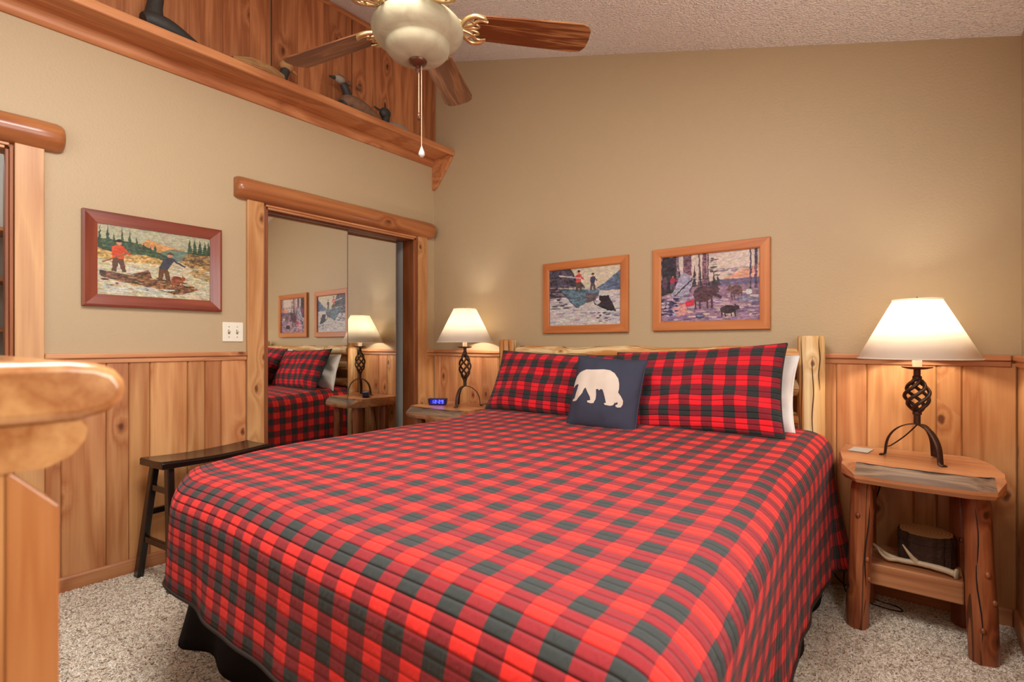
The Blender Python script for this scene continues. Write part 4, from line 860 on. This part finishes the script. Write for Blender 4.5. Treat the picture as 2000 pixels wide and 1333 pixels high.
# ---------------------------------------------------------------- stool
E = thing('saddle_stool', 'black-brown wooden saddle stool against the left wall', 'stool', (.232, -1.83, 0), R(7))
n = 21; L2, W2 = .275, .112; vs = []
for j in range(n):
    y = -L2+2*L2*j/(n-1)
    for x, z in ((-W2, -.038), (-W2, -.008), (-W2+.01, 0), (-.05, -.003), (0, -.004), (.05, -.003), (W2-.01, 0), (W2, -.008), (W2, -.038)):
        dip = -.012*math.cos(math.pi*y/L2/2)**1.0 if z > -.03 else -.004*math.cos(math.pi*y/L2/2); vs.append((x, y, .612+z+dip))
MB().add(vs, [(j*9+i, j*9+(i+1) % 9, (j+1)*9+(i+1) % 9, (j+1)*9+i) for j in range(n-1) for i in range(9)]+[tuple(range(9)), tuple(range((n-1)*9, n*9))[::-1]]).build('seat', 'black', E, smooth=35, bevel=.003)
ft = {}
for sx in (-1, 1):
    for sy in (-1, 1):
        top = (sx*.070, sy*.225, .575); bot = (sx*.162, sy*.258, 0); ft[sx, sy] = (Vector(top), Vector(bot))
        o = MB().beam(bot, top, .042, .030, up=(0, 1, 0)).build('leg', 'black', E, bevel=.004)
def at(sx, sy, z): a, b = ft[sx, sy]; return b.lerp(a, z/.575)
for sy in (-1, 1):
    for z in (.20, .46): MB().beam(at(-1, sy, z), at(1, sy, z), .018, .030).build('stretcher', 'black', E, bevel=.002)
for sx in (-1, 1): MB().beam(at(sx, -1, .33), at(sx, 1, .33), .018, .030).build('stretcher', 'black', E, bevel=.002)

# ---------------------------------------------------------------- ceiling fan
FXc, FYc, BZ = 1.728, -1.696, 2.336
E = thing('ceiling_fan', 'oak-bladed ceiling fan with alabaster bowl light hanging from the ceiling', 'ceiling fan', (FXc, FYc, 0))
ctop = cz(FXc)
MB().lathe([(.075, ctop-.005), (.072, ctop-.05), (.03, ctop-.075), (.014, ctop-.08)], 28).build('canopy', 'brass', E, smooth=40)
MB().lathe([(.012, BZ+.18), (.012, ctop-.07)], 16).build('downrod', 'brass', E, smooth=40)
MB().lathe([(.02, BZ+.195), (.06, BZ+.185), (.105, BZ+.15), (.115, BZ+.095), (.105, BZ+.065), (.085, BZ+.055), (.08, BZ+.04), (.06, BZ+.034), (.01, BZ+.034)], 40).build('motor_housing', 'brass', E, smooth=35)
MB().lathe([(.06, BZ+.036), (.075, BZ+.032), (.145, BZ+.026), (.145, BZ+.023), (.02, BZ+.018)], 40).build('light_fitter', 'brass', E, smooth=35)
bz = BZ-.008
bowl = MB().lathe([(.140, bz+.030), (.152, bz+.026), (.163, bz+.014), (.168, bz-.002), (.165, bz-.016), (.154, bz-.034), (.134, bz-.047), (.119, bz-.053), (.1165, bz-.056), (.117, bz-.066), (.113, bz-.078), (.103, bz-.090), (.084, bz-.101), (.056, bz-.109), (.02, bz-.112), (.006, bz-.112)], 56, cap=False).build('glass_bowl', 'bowl', E, smooth=60)
bowl.modifiers.new('s', 'SOLIDIFY').thickness = .004
zb = bz-.111
MB().lathe([(.030, zb+.002), (.034, zb-.003), (.031, zb-.010), (.016, zb-.018), (.008, zb-.022), (.008, zb-.030), (.011, zb-.033), (.006, zb-.040), (.003, zb-.047), (.001, zb-.05)], 24).build('bowl_finial', 'bronze', E, smooth=50)
ca, sa = math.cos(R(38.35)), math.sin(R(38.35))
def chain(off, ztop, zbot, fob):
    x, y = off*ca, off*sa; c = MB().tube([(x, y, ztop), (x, y, zbot)], .0013, 6).build('pull_chain', 'chain', E)
    for z in np.arange(zbot, ztop, .02): pass
    if fob == 'drop': MB().lathe([(.001, zbot+.004), (.004, zbot-.004), (.011, zbot-.022), (.012, zbot-.030), (.006, zbot-.038), (.001, zbot-.04)], 16).build('fob', 'crystal', c, smooth=50, loc=(x, y, 0))
    else: MB().lathe([(.001, zbot+.006), (.007, zbot), (.009, zbot-.008), (.007, zbot-.014), (.004, zbot-.022), (.001, zbot-.024)], 16).build('fob', 'bronze', c, smooth=50, loc=(x, y, 0))
chain(.004, zb-.04, 2.02, 'bell'); chain(.014, zb-.015, 1.90, 'drop')
def blade(ang):
    pr = [(x*.91, y*.86) for x, y in [(0, -.062), (.02, -.068), (.20, -.074), (.44, -.080), (.475, -.072), (.492, -.045), (.496, 0), (.492, .045), (.475, .072), (.44, .080), (.20, .074), (.02, .068), (0, .062)]]
    M4 = Matrix.Rotation(R(ang), 4, 'Z') @ Matrix.Translation((.205, 0, BZ+.022)) @ Matrix.Rotation(R(-12), 4, 'X')
    ir = MB().tube(bez([(-.135, 0, .050), (-.085, 0, .042), (-.045, 0, .020), (-.025, 0, .0)], 4), .010, 8, flat=.6)
    for s in (-1, 1):
        ir.tube(bez([(-.05, s*.004, -.004), (-.03, s*.04, -.004), (.0, s*.062, -.006), (.035, s*.056, -.006), (.05, s*.04, -.006)], 6), [.009]*18+[.008, .007, .006, .005, .004, .003, .002], 8)
        ir.tube(bez([(-.05, s*.004, -.004), (-.005, s*.022, -.006), (.012, s*.04, -.006), (.03, s*.045, -.006), (.05, s*.04, -.006)], 6), .006, 8)
        ir.tube(bez([(-.03, 0, -.004), (.012, s*.008, -.006), (.02, s*.018, -.006), (.0, s*.03, -.006), (-.02, s*.045, -.006)], 5), .005, 8)
    o = ir.build('blade_iron', 'brass', E, smooth=60); o.matrix_local = M4
    b = MB().prism(pr, 'Z', .0, .007).build('blade', 'oak', E, bevel=.002); b.matrix_local = M4
for a in (48, 120, 192, 264, 336): blade(a)

# ---------------------------------------------------------------- dresser in the foreground
DX0, DX1, DY = 1.25, 2.45, -2.775
E = thing('pine_dresser', 'honey pine log dresser, out of focus in the near left foreground', 'dresser', ((DX0+DX1)/2, DY, 0)); hx = (DX1-DX0)/2
MB().prism([(-.46, 1.085), (-.46, 1.152), (-.055, 1.152), (-.03, 1.149), (-.012, 1.141), (-.002, 1.128), (0, 1.116), (-.004, 1.104), (-.018, 1.092), (-.045, 1.085)], 'X', -hx, hx).build('top_slab', 'dresserX', E, smooth=25, bevel=.012, seg=3)
MB().prism([(-.45, 1.036), (-.45, 1.0845), (-.042, 1.0845), (-.036, 1.075), (-.038, 1.062), (-.050, 1.046), (-.072, 1.036)], 'X', -hx+.012, hx-.012).build('top_moulding', 'dresserX', E, smooth=25)
MB().box(-hx+.017, hx-.017, -.45, -.1035, .0, 1.0355).build('carcass', 'dresser', E)
for s in (-1, 1):
    MB().prism([(-.103, 0), (-.103, 1.0355), (-.099, 1.0355), (-.060, .992), (-.060, 0)], 'X', s*hx-s*.075 if s > 0 else -hx+.015, hx-.015 if s > 0 else -hx+.075).build('corner_post', 'dresser', E, bevel=.006)
for k in range(4):
    d = MB().box(-hx+.085, hx-.085, -.103, -.078, .07+k*.24, .07+k*.24+.225).build('drawer', 'dresser', E, bevel=.008)
    for s in (-1, 1): MB().ell((s*.3, -.066, .07+k*.24+.112), (.018, .016, .018), 12, 8).build('knob', 'bronze', d, smooth=60)

# ---------------------------------------------------------------- carpet pile
def pile(x0, x1, y0, y1, n):
    x = rng.uniform(x0, x1, n); y = rng.uniform(y0, y1, n); a = rng.uniform(0, 2*np.pi, n); w_ = rng.uniform(.0016, .003, n); h = rng.uniform(.0025, .006, n)
    lx, ly = rng.normal(0, .009, n), rng.normal(0, .009, n); dx, dy = np.cos(a)*w_, np.sin(a)*w_
    V = np.stack([np.stack([x-dx, y-dy, np.zeros(n)], -1), np.stack([x+dx, y+dy, np.zeros(n)], -1), np.stack([x+lx*.6+dx*.8, y+ly*.6+dy*.8, h*.75], -1), np.stack([x+lx*.6-dx*.8, y+ly*.6-dy*.8, h*.75], -1), np.stack([x+lx*1.5, y+ly*1.5, h], -1)], 1)
    b = np.arange(n)[:, None]*5; return V.reshape(-1, 3), np.concatenate([b+np.array([0, 1, 2]), b+np.array([0, 2, 3]), b+np.array([3, 2, 4])], 1).reshape(-1, 3), n
parts = [pile(.03, 1.35, -3.0, -1.55, 150000), pile(2.78, 3.48, -1.45, -.03, 90000), pile(1.35, 1.9, -2.75, -2.15, 20000)]
V = np.concatenate([p[0] for p in parts]); off = np.cumsum([0]+[len(p[0]) for p in parts[:-1]]); Ft = np.concatenate([p[1]+o for p, o in zip(parts, off)]); n = sum(p[2] for p in parts)
me = bpy.data.meshes.new('carpet_pile'); me.vertices.add(len(V)); me.vertices.foreach_set('co', V.astype(np.float32).reshape(-1)); me.loops.add(len(Ft)*3); me.loops.foreach_set('vertex_index', Ft.reshape(-1).astype(np.int32)); me.polygons.add(len(Ft)); me.polygons.foreach_set('loop_start', np.arange(0, len(Ft)*3, 3, dtype=np.int32)); me.update(calc_edges=True)
pal = np.array([lin(c)[:3] for c in ((250, 240, 222), (244, 231, 210), (234, 218, 196), (252, 246, 234), (172, 142, 114), (120, 94, 74))]); pk = rng.choice(6, n, p=[.29, .25, .16, .12, .11, .07])
at_ = me.color_attributes.new('Col', 'FLOAT_COLOR', 'POINT'); cc = np.concatenate([pal[pk]*rng.uniform(.9, 1.08, (n, 1)), np.ones((n, 1))], 1); at_.data.foreach_set('color', np.repeat(cc, 5, 0).astype(np.float32).reshape(-1))
me.materials.append(M['yarn']); cp = bpy.data.objects.new('carpet_pile', me); COL.objects.link(cp); cp.parent = floor; cp['kind'] = 'stuff'; cp['label'] = 'short speckled beige carpet pile'
